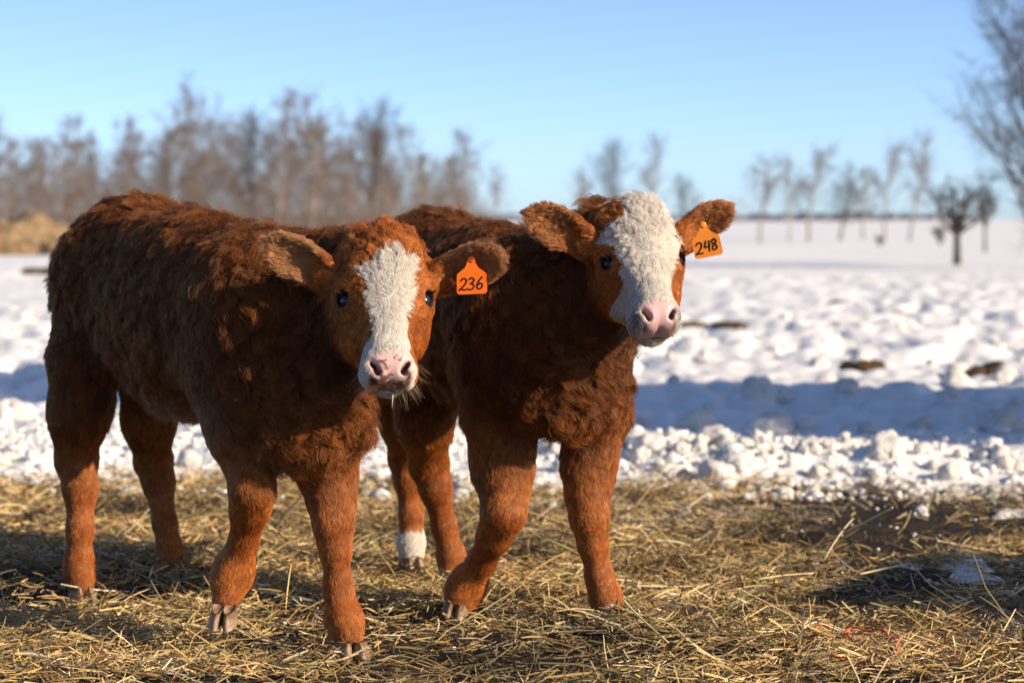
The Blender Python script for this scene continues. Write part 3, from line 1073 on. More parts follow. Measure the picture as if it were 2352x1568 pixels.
at_ = attr_col(n_)
n_.links.new(at_.outputs['Color'], b.inputs['Base Color'])
M['straw'] = m
m, n_, b = mat_new('dung', rough=.85, spec=.2)
n_.links.new(ramp(n_, noise_tex(n_, 30, 6, .6), [(.3, (.03, .018, .010)), (.7, (.12, .075, .04))]), b.inputs['Base Color'])
bump(n_, b, noise_tex(n_, 60, 5), .6, .01)
M['dung'] = m
m, n_, b = mat_new('twine', (.62, .13, .05), .5, .4)
M['twine'] = m
m, n_, b = mat_new('old_hay', rough=.9, spec=.1)
n_.links.new(ramp(n_, noise_tex(n_, 8, 8, .7), [(.3, (.09, .06, .035)), (.5, (.22, .15, .085)), (.72, (.38, .28, .17))]), b.inputs['Base Color'])
M['old_hay'] = m


def worley(q, seed):
    """Rounded bumps, 0..1: a dome over each jittered cell point."""
    f = np.floor(q).astype(np.int64)
    best = np.full(len(q), 9.0)
    for dx in (-1, 0, 1):
        for dy in (-1, 0, 1):
            cx, cy = f[:, 0] + dx, f[:, 1] + dy
            jx, jy, r = hash3(cx, cy, cx * 0, seed), hash3(cx, cy, cx * 0, seed + 50), hash3(cx, cy, cx * 0, seed + 90)
            d = np.hypot(cx + jx - q[:, 0], cy + jy - q[:, 1]) / (.45 + .4 * r)
            best = np.minimum(best, d)
    return np.sqrt(np.maximum(0, 1 - np.minimum(best, 1) ** 2))


def soil_z(x, y):
    q = np.stack([x, y, np.zeros_like(x)], -1)
    near = sstep(9.5, 7.5, y)
    return near * (.018 * fbm(q * 2.1, 500, 3) + .008 * fbm(q * 9, 510, 2)) - .012


def drift(x, y):
    """The large shape of the snow: a gentle rise to the far right, hollows in the middle distance."""
    q = np.stack([x, y, np.zeros_like(x)], -1)
    z = .10 * fbm(q * np.array([.10, .06, 1]), 520, 3) * sstep(12, 40, y)
    z = z + 1.7 * sstep(70, 260, y) * sstep(-10, 60, x * 60 / np.maximum(y, 1)) * 2.0
    z = z - .16 * np.exp(-((y - 33 + .15 * x) / 2.4) ** 2) * sstep(-.5, 2.5, x) * sstep(9.0, 5.0, x)
    z = z + .10 * np.exp(-((y - 29.5 + .15 * x) / 1.8) ** 2) * sstep(0, 3, x)
    z = z + .16 * sstep(-1.5, -6, x) * sstep(14, 30, y)
    return z


def snow_z(x, y):
    q = np.stack([x, y, np.zeros_like(x)], -1)
    edge = y - (7.02 - .10 * x + .42 * fbm(q * 1.1, 530, 3))
    right = sstep(.62, 1.0, x) * sstep(7.1, 6.2, y)                      # ragged, straw-strewn snow at the right
    patch = fbm(q * np.array([3.2, 3.2, 1]), 540, 4) + .22 * fbm(q * 17, 542, 3)
    e0 = sstep(-.15, .55, edge)
    wq = q[:, :2] + .05 * np.stack([fbm(q * 5, 550, 2), fbm(q * 5, 551, 2)], -1)
    ra_ = worley(wq * 4.6, 1)
    rb_ = worley(wq * 10.5, 2)
    tread = sstep(7.2, 10.5, y) * sstep(46, 14, y) * (.35 + .65 * sstep(-.25, .2, fbm(q * .9, 552, 3)))
    bank = np.exp(-((edge - .75) / .55) ** 2)
    lum = (.082 * ra_ * tread + .026 * rb_ * sstep(26, 9, y)) * e0
    lum = lum + .075 * fbm(q * 1.7, 570, 3) * tread
    z = drift(x, y) + lum - .05 + .075 * e0 + .025 * bank
    z = z + (.070 * right * sstep(-.18, .28, patch + .30 * fbm(q * 8, 543, 2))) * (1 - e0)
    return z


def graded_sheet(name, y0, y1, ratio, ncol, zf, mat, half):
    ys = [y0]
    while ys[-1] < y1: ys.append(ys[-1] * ratio + .002)
    ys = np.array(ys)
    t = np.linspace(-1, 1, ncol)
    a_ = np.abs(t)[None, :]
    inner, outer = half(ys)[:, None], (half(ys) + 24 + .9 * ys)[:, None]
    X = np.sign(t)[None, :] * (inner * np.minimum(a_, .84) / .84 + (outer - inner) * np.maximum(0, (a_ - .84) / .16) ** 1.5)
    Y = np.repeat(ys[:, None], ncol, 1)
    Z = zf(X.ravel(), Y.ravel())
    vs = np.stack([X.ravel(), Y.ravel(), Z], -1)
    r, c = len(ys), ncol
    i = (np.arange(r - 1)[:, None] * c + np.arange(c - 1)[None]).ravel()
    fs = np.stack([i, i + 1, i + c + 1, i + c], -1)
    o = mesh_obj(name, vs, fs, mat)
    return tag(o, kind='structure')


# soil: one sheet from behind the lens to the horizon
gx = np.unique(np.concatenate([np.linspace(-900, -12, 10), np.linspace(-12, -3, 18), np.linspace(-3, 3, 220), np.linspace(3, 12, 18), np.linspace(12, 900, 10)]))
gy = np.unique(np.concatenate([np.linspace(-60, 0, 14), np.linspace(0, 3.2, 20), np.linspace(3.2, 8.2, 190), np.linspace(8.2, 30, 20), np.linspace(30, 1400, 12)]))
GX, GY = np.meshgrid(gx, gy)
GZ = soil_z(GX.ravel(), GY.ravel()) - .6 * sstep(9.5, 14, GY.ravel())
idx = (np.arange(len(gy) - 1)[:, None] * len(gx) + np.arange(len(gx) - 1)[None]).ravel()
tag(mesh_obj('ground', np.stack([GX.ravel(), GY.ravel(), GZ], -1), np.stack([idx, idx + 1, idx + len(gx) + 1, idx + len(gx)], -1), M['soil']), kind='structure')
graded_sheet('snow_field', 4.4, 900, 1.0085, 430, snow_z, M['snow'], lambda y: .30 * y + 1.2)


# ------------------------------------------------------------------ straw bedding: tens of thousands of loose stems
def straw_mesh(name, n, xr, yr, lenr, widr, zr, pitch, keep=None, palette=0, rows=4):
    x = rng.uniform(*xr, n)
    y = rng.uniform(*yr, n)
    if keep is not None:
        k = keep(x, y)
        x, y = x[k], y[k]
        n = len(x)
    L = np.minimum(np.exp(rng.normal(np.log(lenr), .45, n)), 1.9 * lenr)
    Wd = np.minimum(np.exp(rng.normal(np.log(widr), .35, n)), .0036)
    q = np.stack([x, y, np.zeros(n)], -1)
    az = rng.uniform(0, 2 * math.pi, n) + 0
    # neighbouring stems lie alike
    az = np.where(rng.random(n) < .35, 3.2 * fbm(q * 3.4, 600, 2) + rng.normal(0, .6, n), az)
    pt = rng.normal(0, pitch, n)
    d = np.stack([np.cos(az) * np.cos(pt), np.sin(az) * np.cos(pt), np.sin(pt)], -1)
    side = unit(np.cross(d, rng.normal(0, 1.0, (n, 3)) + V(0, 0, .35)))
    up = np.cross(side, d)
    mound = np.maximum(0, fbm(q * 3.2, 610, 3)) * .048
    z = soil_z(x, y) + .004 + rng.uniform(0, 1, n) ** 1.6 * zr + mound + np.abs(np.sin(pt)) * L * .42
    c = np.stack([x, y, z], -1)
    t = np.linspace(-.5, .5, rows)
    bend = rng.normal(0, .06, n)
    bside = rng.normal(0, .09, n)
    P_ = c[:, None] + d[:, None] * (t[None, :, None] * L[:, None, None]) \
        + up[:, None] * ((.25 - t * t)[None, :, None] * (bend * L)[:, None, None] * 1.6) \
        + side[:, None] * ((.25 - t * t)[None, :, None] * (bside * L)[:, None, None] * 2.0)
    taper = np.array([.75, 1, 1, .6] if rows == 4 else [.8, 1, .6])
    wv = side[:, None] * (Wd[:, None, None] * .5 * taper[None, :, None])
    vs = np.stack([P_ - wv, P_ + wv], 2).reshape(-1, 3)
    base = (np.arange(n) * rows * 2)[:, None]
    fs = []
    for r in range(rows - 1):
        o = r * 2
        fs.append(base + np.array([[o, o + 1, o + 3, o + 2]]))
    fs = np.concatenate(fs)
    pal = np.array([[.66, .45, .18], [.78, .60, .31], [.50, .32, .12], [.46, .36, .13], [.26, .23, .09], [.24, .135, .06], [.80, .68, .46], [.13, .08, .04], [.50, .27, .11]])
    pr = np.array([.20, .15, .17, .10, .07, .12, .06, .09, .04])
    ci = rng.choice(len(pal), n, p=pr / pr.sum())
    tone = .72 + .28 * sstep(-.4, .4, fbm(q * 1.7, 620, 3))
    cc = pal[ci] * (tone * rng.uniform(.7, 1.15, n))[:, None]
    dirt = sstep(.02, .42, fbm(q * 2.9, 625, 4))                          # muddied, matted places
    cc = cc * (1 - .62 * dirt)[:, None]
    frost = sstep(.05, .45, fbm(q * 2.2, 635, 4)) * sstep(-.2, .9, x) * (rng.random(n) < .6)
    cc = cc * (1 - .38 * frost)[:, None] + np.array([.62, .60, .58])[None] * (.38 * frost)[:, None]
    o = mesh_obj(name, vs, fs, M['straw'], colors=np.repeat(cc, rows * 2, 0), smooth=False)
    return tag(o, kind='stuff')


def straw_area(x, y):
    q = np.stack([x, y, np.zeros_like(x)], -1)
    edge = y - (7.10 - .10 * x + .42 * fbm(q * 1.1, 530, 3))
    dens = sstep(.30, -.35, edge)
    bare = sstep(.45, .85, x) * sstep(4.45, 4.85, y)                       # thinner cover at the right, soil and snow show
    dens = dens * (1 - bare * (.20 + .68 * sstep(-.2, .12, fbm(q * 2.3, 630, 3))))
    dens = dens * (.28 + .72 * sstep(-.35, .15, fbm(q * 2.6, 640, 3)))
    infr = np.abs(x) < .27 * y + .6
    return (rng.random(len(x)) < dens) & infr


straw_mesh('straw_bedding', 170000, (-2.4, 2.4), (3.45, 7.7), .046, .0020, .030, .24, straw_area)
straw_mesh('straw_chaff', 200000, (-2.4, 2.4), (3.45, 7.7), .017, .0017, .034, .45, straw_area, rows=3)
straw_mesh('long_straw', 4200, (-2.2, 2.2), (3.6, 7.3), .105, .0027, .030, .34, straw_area)


# ------------------------------------------------------------------ snow clods, crumbs, dung on the snow
def lump(seed, sub, rough, flat=1.0, freq=1.6):
    bm = bmesh.new()
    bmesh.ops.create_icosphere(bm, subdivisions=sub, radius=1)
    v = np.array([q.co for q in bm.verts])
    f = np.array([[w.index for w in q.verts] for q in bm.faces])
    bm.free()
    k = 1 + rough * fbm(v * freq + seed * 7.7, 700 + seed, 3) + rough * .5 * (1 - 2 * np.abs(fbm(v * freq * 2.2 + seed, 720 + seed, 2)))
    v = v * k[:, None]
    v[:, 2] *= flat
    return v, f


def edge_line(x, y):
    q = np.stack([x, y, np.zeros_like(x)], -1)
    return y - (7.02 - .10 * x + .42 * fbm(q * 1.1, 530, 3))


protos = []
for i in range(9):
    v, f = lump(i, 3, .50, .80, 2.1)
    me = bpy.data.meshes.new('snow_clod')
    me.from_pydata(v.tolist(), [], f.tolist())
    me.polygons.foreach_set('use_smooth', np.ones(len(f), dtype=bool))
    me.materials.append(M['snow_clod'])
    protos.append(me)
heaps = [(at(1760, 1060, 7.45), .50, .28), (at(1650, 1075, 7.5), .35, .25), (at(2040, 1040, 7.4), .45, .22), (at(2310, 1050, 7.1), .4, .3), (at(1480, 1075, 7.4), .5, .22), (at(40, 1040, 7.8), .5, .4), (at(620, 1080, 7.7), .5, .3)]
count = 0
while count < 300:
    far_out = count >= 190
    if far_out:
        y = 8.2 + 9 * random.random() ** 1.6
        x = random.uniform(-.22 * y, .22 * y)
        r = random.choice([.02, .03, .04, .055]) * random.uniform(.8, 1.2)
    elif random.random() < .60:
        h, sx, sy = random.choices(heaps, [5, 3, 3, 3, 2, 2, 1])[0]
        x, y = h[0] + random.gauss(0, sx * .55), h[1] + random.gauss(0, sy * .75)
        r = random.choices([.012, .017, .022, .030, .046], [4, 4, 3, 2, .8])[0] * random.uniform(.8, 1.25)
    else:
        y = random.uniform(6.3, 9.0)
        x = random.uniform(-.225 * y, .225 * y)
        r = random.choice([.009, .012, .016, .022]) * random.uniform(.8, 1.25)
    e_ = edge_line(np.array([x]), np.array([y]))[0]
    if not far_out and (e_ < -.6 or e_ > 1.35 or abs(x) > .24 * y or random.random() > math.exp(-((e_ - .4) / .6) ** 2)): continue
    z = max(snow_z(np.array([x]), np.array([y]))[0], soil_z(np.array([x]), np.array([y]))[0])
    o = bpy.data.objects.new('snow_clod', random.choice(protos))
    col.objects.link(o)
    o.location = (x, y, z + r * (.15 if far_out else .4))
    o.scale = (r * random.uniform(.85, 1.3), r * random.uniform(.85, 1.2), r)
    o.rotation_euler = (random.uniform(-.5, .5), random.uniform(-.5, .5), random.uniform(0, 6.28))
    if far_out:
        tag(o, 'lump of trodden snow lying out on the open snow field', 'snow clod', 'snow lumps on the trodden field')
    else:
        tag(o, 'rounded clod of frosty snow lying where the snow meets the straw', 'snow clod', 'snow clods along the edge of the straw')
    count += 1

cv, cf = [], []
base = [lump(40 + i, 1, .55, .7, 2.4) for i in range(8)]
n = 11000
y = 4.0 + rng.random(n) ** .8 * 5.6
x = rng.uniform(-1, 1, n) * .23 * y
e_ = edge_line(x, y)
p_ = np.where(e_ > -1.2, np.exp(-((e_ - .35) / .6) ** 2), .008)
p_ = np.where((x > .5) & (y > 4.5) & (y < 7), np.maximum(p_, .16 * sstep(-.1, .3, fbm(np.stack([x * 2.5, y * 2.5, 0 * x], -1), 541, 3))), p_)
k = rng.random(n) < p_
x, y, e_ = x[k], y[k], e_[k]
r = np.exp(rng.normal(np.log(.0075), .5, len(x))) 
r = np.where(e_ < -.4, np.minimum(r * .5, .005), r)
z = np.maximum(snow_z(x, y), soil_z(x, y) + np.where(e_ < -.3, .020, .004))
o_ = 0
for i in range(len(x)):
    v, f = base[i % 8]
    an = i * 2.4
    c_, s_ = math.cos(an), math.sin(an)
    v = v @ np.array([[c_, s_, 0], [-s_, c_, 0], [0, 0, 1]]) * r[i] + V(x[i], y[i], z[i] + r[i] * .4)
    cv.append(v); cf.append(f + o_); o_ += len(v)
tag(mesh_obj('snow_crumbs', np.concatenate(cv), np.concatenate(cf), M['snow_clod']), kind='stuff')

dungs = [(1590, 747, 62, 'dark dung clod on the snow right beside the right calf\'s muzzle'),
         (1682, 757, 78, 'lumpy brown dung clod on the snow, second to the right of the white-faced calf'),
         (1915, 693, 46, 'small dark dung clod farthest out on the smooth snow'),
         (2050, 738, 44, 'small flat dung clod on the snow between the farthest one and the right edge'),
         (1990, 850, 96, 'long brown dung clod lying just behind the blue shaded strip of snow'),
         (2270, 868, 116, 'largest dark dung clod, on churned snow near the right edge'),
         (92, 652, 62, 'dark dung clod on lumpy snow behind the left calf\'s rump'),
         (96, 742, 58, 'brown dung clod just above the blue shade behind the left calf\'s rump'),
         (14, 738, 40, 'small brown dung clod on snow at the left edge')]
for i, (u, v_, w, lab) in enumerate(dungs):
    Y = (EYE - .06) * FPX / (v_ - 505)
    c = at(u, v_, Y)
    c[2] = snow_z(c[None, 0], c[None, 1])[0]
    r = w * Y / FPX * .5
    vs, fs, o_ = [], [], 0
    for k in range(5):
        v, f = lump(60 + i * 5 + k, 3, .45, .6, 2.0)
        s = r * random.uniform(.35, .6)
        off = V((k / 4 - .5) * 1.35 * r + random.gauss(0, .1) * r, random.gauss(0, .25) * r, s * .22)
        vs.append(v * s + off + c); fs.append(f + o_); o_ += len(v)
    o = mesh_obj('dung_clod', np.concatenate(vs), np.concatenate(fs), M['dung'], origin=c)
    tag(o, lab, 'dung', 'dung clods on the snow')

# soft chaff tufts lying in front of the left calf
# ------------------------------------------------------------------ orange baling twine, a straw in the mouth, single long stems
def px_line(pts, z):
    out = []
    for cx, cy in pts:
        u, v_ = (2000 + cx / 4.704) * .9408, (1400 + cy / 4.704) * .9408
        Y = (EYE - z) * FPX / (v_ - 505)
        out.append(at(u, v_, Y))
    return np.array(out)


tv, tf, o_ = [], [], 0
for pts, z in (([(1080, 750), (960, 700), (880, 690), (760, 630), (620, 600), (480, 580), (350, 570), (280, 600), (290, 650), (450, 740), (650, 890), (800, 955)], .045),
               ([(800, 650), (880, 700), (915, 760), (900, 840), (860, 870)], .05), ([(1080, 750), (1200, 790), (1300, 825), (1480, 850), (1540, 805), (1570, 880)], .045),
               ([(140, 915), (240, 935), (380, 945), (480, 950), (600, 965), (800, 955)], .045), ([(-40, 640), (-20, 540), (60, 515), (150, 560), (290, 650)], .045)):
    line = px_line(pts, z)
    line = np.stack([smooth_line(line[:, [0, 1]], 6)[:, 0], smooth_line(line[:, [0, 1]], 6)[:, 1], smooth_line(line[:, [0, 2]], 6)[:, 1]], -1)
    line[:, 2] = .028 + soil_z(line[:, 0], line[:, 1]) + .016 * fbm(line * 22, 740, 2) + .012
    v, f = tube(line, [.0024] * len(line), 6)
    tv.append(v); tf += [[i + o_ for i in q] for q in f]; o_ += len(v)
tw = mesh_obj('baling_twine', np.concatenate(tv), tf, M['twine'], origin=tv[0][0])
tag(tw, 'loose loop of orange baling twine tangled in the straw at lower right', 'twine')

p0 = HA.w(.008, .286, -.079)
v, f = tube(np.array([p0 + V(0, .012, .004), p0 + V(.001, -.012, -.004), p0 + V(.0, -.014, -.014), p0 + V(-.001, -.013, -.024)]), [.0008] * 4, 6)
o = mesh_obj('straw_stem', v, f, M['stem'], origin=p0)
tag(o, 'short pale straw stem sticking out of the left calf\'s mouth', 'straw')
stems = [((1900, 1240, .06), (1960, 1215, .10), (2050, 1165, .17), 'thick pale straw stem leaning up towards the snow at right', .0042),
         ((1890, 1290, .05), (1925, 1225, .11), (1960, 1190, .12), 'upright greenish straw stem beside the thick leaning one', .0034),
         ((1910, 1255, .06), (1900, 1265, .05), (1960, 1310, .04), 'bent straw stem lying below the upright greenish one', .0036),
         ((1975, 1318, .045), (2030, 1305, .05), (2085, 1295, .05), 'thick straight straw stem lying flat over the shaded soil', .0042),
         ((1740, 1330, .045), (1800, 1318, .05), (1868, 1316, .05), 'long pale straw stem lying crosswise in front of the flat thick one', .0036),
         ((1430, 1375, .10), (1465, 1415, .07), (1535, 1475, .04), 'long brown straw stem leaning against the right calf\'s left forefoot', .0034),
         ((1945, 1505, .10), (1975, 1560, .06), (1985, 1600, .03), 'upright pale straw stem standing beside the orange twine', .0030),
         ((2040, 1510, .11), (2000, 1575, .07), (1972, 1640, .03), 'thin dark straw stem crossing the one beside the orange twine', .0026)]
for a_, b_, c_, lab, wd in stems:
    pts = []
    for u, v_, z in (a_, b_, c_):
        pts.append(at(u, v_, (EYE - z) * FPX / (v_ - 505)))
    # the far end of a leaning stem keeps the distance of its foot
    pts = np.array(pts)
    ln = np.array([(1 - t) ** 2 * pts[0] + 2 * t * (1 - t) * pts[1] + t * t * pts[2] for t in np.linspace(0, 1, 9)])
    v, f = tube(ln, [wd * .5] * 9, 6)
    tag(mesh_obj('straw_stem', v, f, M['stem'], origin=ln[0]), lab, 'straw', 'single straw stems standing out')


# ------------------------------------------------------------------ bare trees
m, n_, b = mat_new('pale_bark', rough=.85, spec=.2)
n_.links.new(ramp(n_, noise_tex(n_, 3, 6, .6), [(.35, (.17, .14, .12)), (.6, (.36, .32, .28))]), b.inputs['Base Color'])
M['bark_pale'] = m
m, n_, b = mat_new('brown_twigs', (.185, .140, .115), .8, .2)
M['twig'] = m
m, n_, b = mat_new('dark_bark', rough=.9, spec=.2)
n_.links.new(ramp(n_, noise_tex(n_, 4, 6, .6), [(.35, (.045, .034, .028)), (.65, (.12, .09, .07))]), b.inputs['Base Color'])
M['bark_dark'] = m
m, n_, b = mat_new('dark_twigs', (.07, .055, .05), .85, .2)
M['twig_dark'] = m


def grow_tree(seed, h, spread, nprim=34, nsec=7, ntw=5, r0=.05, low=.18, steep=1.0, stems=1, twr=.0065, lean=0, fork=.3, flare=.5):
    R_ = random.Random(seed)
    tr_v, tr_f, cr_v, cr_f = [], [], [], []

    cnt = {}

    def put(vs, fs, path, rad, sides):
        o = cnt.get(id(vs), 0)
        cnt[id(vs)] = o + len(path) * sides
        v, f = tube(path, rad, sides, cap=False)
        vs.append(v)
        fs.extend([[i + o for i in q] for q in f])

    def arc(p, d, L, up, n, wob=.16):
        pts = [p]
        d = unit(d)
        for _ in range(n):
            d = unit(d + V(R_.gauss(0, wob), R_.gauss(0, wob), R_.gauss(0, .10) + up))
            pts.append(pts[-1] + d * L / n)
        return np.array(pts)
    foot = V(0, 0, -.15)
    if stems > 1:
        foot = V(.02, 0, h * fork)
        put(tr_v, tr_f, np.array([V(0, 0, -.15), V(.01, .0, h * fork * .5), foot]), [r0 * 1.7, r0 * 1.25, r0 * 1.1], 8)
    for s in range(stems):
        an = 6.28 * s / stems + R_.uniform(-.5, .5)
        d0 = V(math.cos(an) * flare, math.sin(an) * flare, 1) if stems > 1 else V(lean, R_.gauss(0, .03), 1)
        hh = h * (1 if s == 0 else R_.uniform(.6, .95))
        tp = arc(foot, d0, hh * (1 - fork * (stems > 1)), .10 if not lean else .02, 10, .16 if stems > 1 else .085)
        rr = np.linspace(r0, r0 * .16, 11)
        rr[0] *= 1.5 if stems == 1 else 1
        put(tr_v, tr_f, tp, rr, 7)
        for i in range(max(4, nprim // stems)):
            t = low + (1 - low) * (i + R_.random()) / max(4, nprim // stems)
            t = min(t, .985)
            k = t * 10
            b0 = tp[int(k)] + (tp[min(int(k) + 1, 10)] - tp[int(k)]) * (k - int(k))
            az = R_.uniform(0, 6.28)
            el = math.radians(R_.uniform(25, 60) + 22 * t) * steep
            L = spread * (1.05 - .62 * t) * R_.uniform(.55, 1.15)
            d = V(math.cos(az) * math.cos(el), math.sin(az) * math.cos(el), math.sin(el))
            pp = arc(b0, d, L, .14 * steep, 5)
            rb = r0 * (.42 - .26 * t)
            put(tr_v, tr_f, pp, np.linspace(rb, twr, 6), 4)
            for j in range(nsec):
                q = R_.uniform(.2, 1.0) * 5
                c0 = pp[int(min(q, 4.99))] + (pp[min(int(q) + 1, 5)] - pp[int(min(q, 4.99))]) * (q - int(min(q, 4.99)))
                d2 = unit(pp[-1] - pp[0]) + np.array([R_.gauss(0, .65) for _ in range(3)])
                sp = arc(c0, d2, L * R_.uniform(.25, .5), .12 * steep, 2)
                put(cr_v, cr_f, sp, [twr * 1.3, twr, twr * .7], 3)
                for w in range(ntw):
                    q2 = R_.uniform(.15, 1.0)
                    e0 = sp[0] + (sp[2] - sp[0]) * q2
                    d3 = unit(sp[2] - sp[0]) + np.array([R_.gauss(0, .6) for _ in range(3)])
                    tw_ = np.array([e0, e0 + unit(d3) * L * R_.uniform(.12, .26)])
                    put(cr_v, cr_f, tw_, [twr * .8, twr * .5], 3)
    return np.concatenate(tr_v), tr_f, np.concatenate(cr_v), cr_f


def tree_proto(bark, twig, *a_, **k_):
    tv, tf, cv_, cf_ = grow_tree(*a_, **k_)
    out = []
    for nm, v, f, mt in (('trunk', tv, tf, bark), ('crown', cv_, cf_, twig)):
        me = bpy.data.meshes.new(nm)
        me.from_pydata(v.tolist(), [], f)
        me.polygons.foreach_set('use_smooth', np.ones(len(f), dtype=bool))
        me.materials.append(mt)
        out.append(me)
    return out, tv[:, 2].max()


def plant(name, proto, u, Y, top_v, label, group, cat='tree', wide=1.0, z=None):
    (mt, mc), h0 = proto
    x = (u - 1176) / FPX * Y
    if z is None: z = snow_z(np.array([x]), np.array([Y]))[0]
    h = EYE + (505 - top_v) * Y / FPX - z
    t = empty(name, (x, Y, z))
    k = h / h0
    t.scale = (k * wide, k * wide, k)
    t.rotation_euler = (0, 0, random.uniform(0, 6.28))
    tag(t, label, cat, group)
    for nm, me in (('trunk', mt), ('crown', mc)):
        o = bpy.data.objects.new(nm, me)
        col.objects.link(o)
        o.parent = t
    return t


aspens = [tree_proto(M['bark_pale'], M['twig'], 100 + i, 6.0, 2.5, 26, 10, 7, .060, .14, .90, twr=.0060) for i in range(5)]
open_trees = [tree_proto(M['bark_pale'], M['twig'], 200 + i, 4.2, 2.0, 22, 8, 6, .062, .34, .85, twr=.0048) for i in range(3)]
dark_trees = [tree_proto(M['bark_dark'], M['twig_dark'], 300 + i, 5.0, 2.7, 26, 8, 7, .075, .24, .85, twr=.0055) for i in range(2)]
shrubby = tree_proto(M['bark_dark'], M['twig_dark'], 401, 1.5, .60, 40, 5, 4, .030, .20, 1.08, stems=6, twr=.0034, fork=.34, flare=.42)
low_shrub = tree_proto(M['bark_dark'], M['twig'], 402, .9, .5, 40, 6, 5, .02, .10, 1.0, stems=5, twr=.004, fork=.05)

wood = 'bare trees of the wood behind the left calf'
front = [(12, 255, 'bare tree at the far left edge of the wood, above the hay heap'),
         (70, 320, 'low bare tree between the left edge and the left calf\'s rump'),
         (140, 296, 'slim bare tree just left of the left calf\'s highest rump point'),
         (215, 268, 'bare tree rising straight behind the left calf\'s rump'),
         (300, 272, 'slim bare tree behind the left calf\'s tail head with a pale trunk'),
         (385, 280, 'pale trunked bare tree behind the left calf\'s loin'),
         (450, 235, 'bare tree leaning against the tallest one on its left side'),
         (515, 178, 'tallest bare tree of the wood, above the middle of the left calf\'s back'),
         (580, 250, 'brown limbed bare tree right beside the tallest one'),
         (640, 222, 'bare tree above the left calf\'s right ear'),
         (715, 200, 'second tallest bare tree, behind the left calf\'s withers'),
         (775, 265, 'bare tree between the second tallest tree and the left calf\'s head'),
         (850, 230, 'darker limbed bare tree right above the left calf\'s forehead'),
         (905, 330, 'low bare tree in the dip above the left calf\'s left ear'),
         (985, 285, 'dense brown bare tree near the right end of the wood'),
         (1055, 295, 'last dense bare tree at the right end of the wood')]
for i, (u, tv_, lab) in enumerate(front):
    plant('bare_tree', dark_trees[i % 2] if i in (8, 12) else aspens[i % 5], u, 86 + (i * 37 % 9), tv_, lab, wood, wide=random.uniform(1.0, 1.35))
for i in range(40):
    u = -60 + i * 29.0 + random.uniform(-14, 14)
    tv_ = np.interp(u, [0, 100, 250, 400, 520, 620, 720, 800, 870, 930, 1000, 1080, 1110], [300, 330, 300, 310, 225, 270, 250, 290, 270, 345, 320, 330, 380])
    plant('bare_tree', aspens[(i * 3 + 1) % 5], u, 98 + (i * 53 % 17), tv_ + random.uniform(-5, 45), 'hazy grey bare tree in the back of the wood, half hidden by trees before it', wood, wide=random.uniform(1.0, 1.4))
plant('bare_tree', open_trees[0], 1150, 95, 372, 'small pale bare tree standing alone just past the end of the wood', 'bare trees standing apart in the snow', wide=.8)
for i, (u, tv_, w, lab) in enumerate([(1400, 322, 1.3, 'spreading bare tree behind the right calf\'s right ear'), (1500, 310, 1.0, 'faint tall bare tree right above the right calf\'s poll'),
                                      (1575, 400, 1.2, 'low bare tree with long side limbs behind the right calf\'s left ear'), (1345, 385, 1.0, 'small bare tree left of the right calf\'s right ear')]):
    plant('bare_tree', dark_trees[i % 2] if i % 2 == 0 else open_trees[i % 3], u, 82 + 6 * i, tv_, lab, 'bare trees behind the right calf', wide=w)
row = [(1745, 352, 'leftmost bare tree of the thin row on the right snow field'), (1812, 362, 'slender bare tree, second from the left in the thin row'),
       (1856, 330, 'bare tree with a faint high crown, third from the left in the thin row'), (1928, 372, 'dark dense bare tree near the middle of the thin row'),
       (1982, 385, 'short bare tree right beside the dark dense one in the thin row'), (2030, 318, 'tall thin bare tree in the right half of the thin row'),
       (2088, 296, 'tallest bare tree of the thin row, left of the stout shrub')]
for i, (u, tv_, lab) in enumerate(row):
    plant('bare_tree', dark_trees[1] if i == 3 else open_trees[i % 3], u, 80 + (i * 29 % 13), tv_, lab, 'thin row of bare trees on the right snow field', wide=1.0 if i in (1, 5, 6) else 1.4)
plant('bare_shrub', shrubby, 2198, 41, 398, 'stout dark multi-stemmed shrub tree standing alone on the right snow field', 'dark shrubs on the right snow field', 'shrub', 1.75)
plant('bare_shrub', shrubby, 2262, 58, 402, 'thin dark shrub behind the stout one, beside the right edge', 'dark shrubs on the right snow field', 'shrub', .7)
plant('bare_shrub', low_shrub, 2160, 76, 515, 'low reddish brown shrub left of the stout shrub\'s trunk', 'dark shrubs on the right snow field', 'shrub', 1.2)
plant('bare_shrub', low_shrub, 2022, 72, 538, 'tiny low shrub below the middle of the thin tree row', 'dark shrubs on the right snow field', 'shrub', 1.3)
big = tree_proto(M['bark_dark'], M['twig_dark'], 505, 5.2, 3.7, 50, 8, 6, .11, .12, .72, twr=.0055)
t = plant('bare_tree', big, 2376, 38, -40, 'large dark bare tree reaching into the picture from the right edge', 'dark trees at the right edge', z=.1)
t.rotation_euler = (0, 0, 1.0)


# undergrowth of the wood, one tangled mass
uv, uf, o_ = [], [], 0
R_ = random.Random(77)
for i in range(3600):
    u = R_.uniform(-120, 1105)
    Y = R_.uniform(84, 106)
    x = (u - 1176) / FPX * Y
    h = R_.uniform(.8, 2.9) * (1.0 if u < 900 else .8)
    d = V(R_.gauss(0, .28), R_.gauss(0, .28), 1)
    p = V(x, Y, -.1)
    ln = np.array([p, p + d * h * .5, p + d * h + V(R_.gauss(0, .2), 0, 0)])
    v, f = tube(ln, [.014, .010, .005], 3, cap=False)
    uv.append(v); uf += [[k + o_ for k in q] for q in f]; o_ += len(v)
tag(mesh_obj('undergrowth', np.concatenate(uv), uf, M['twig']), kind='stuff')

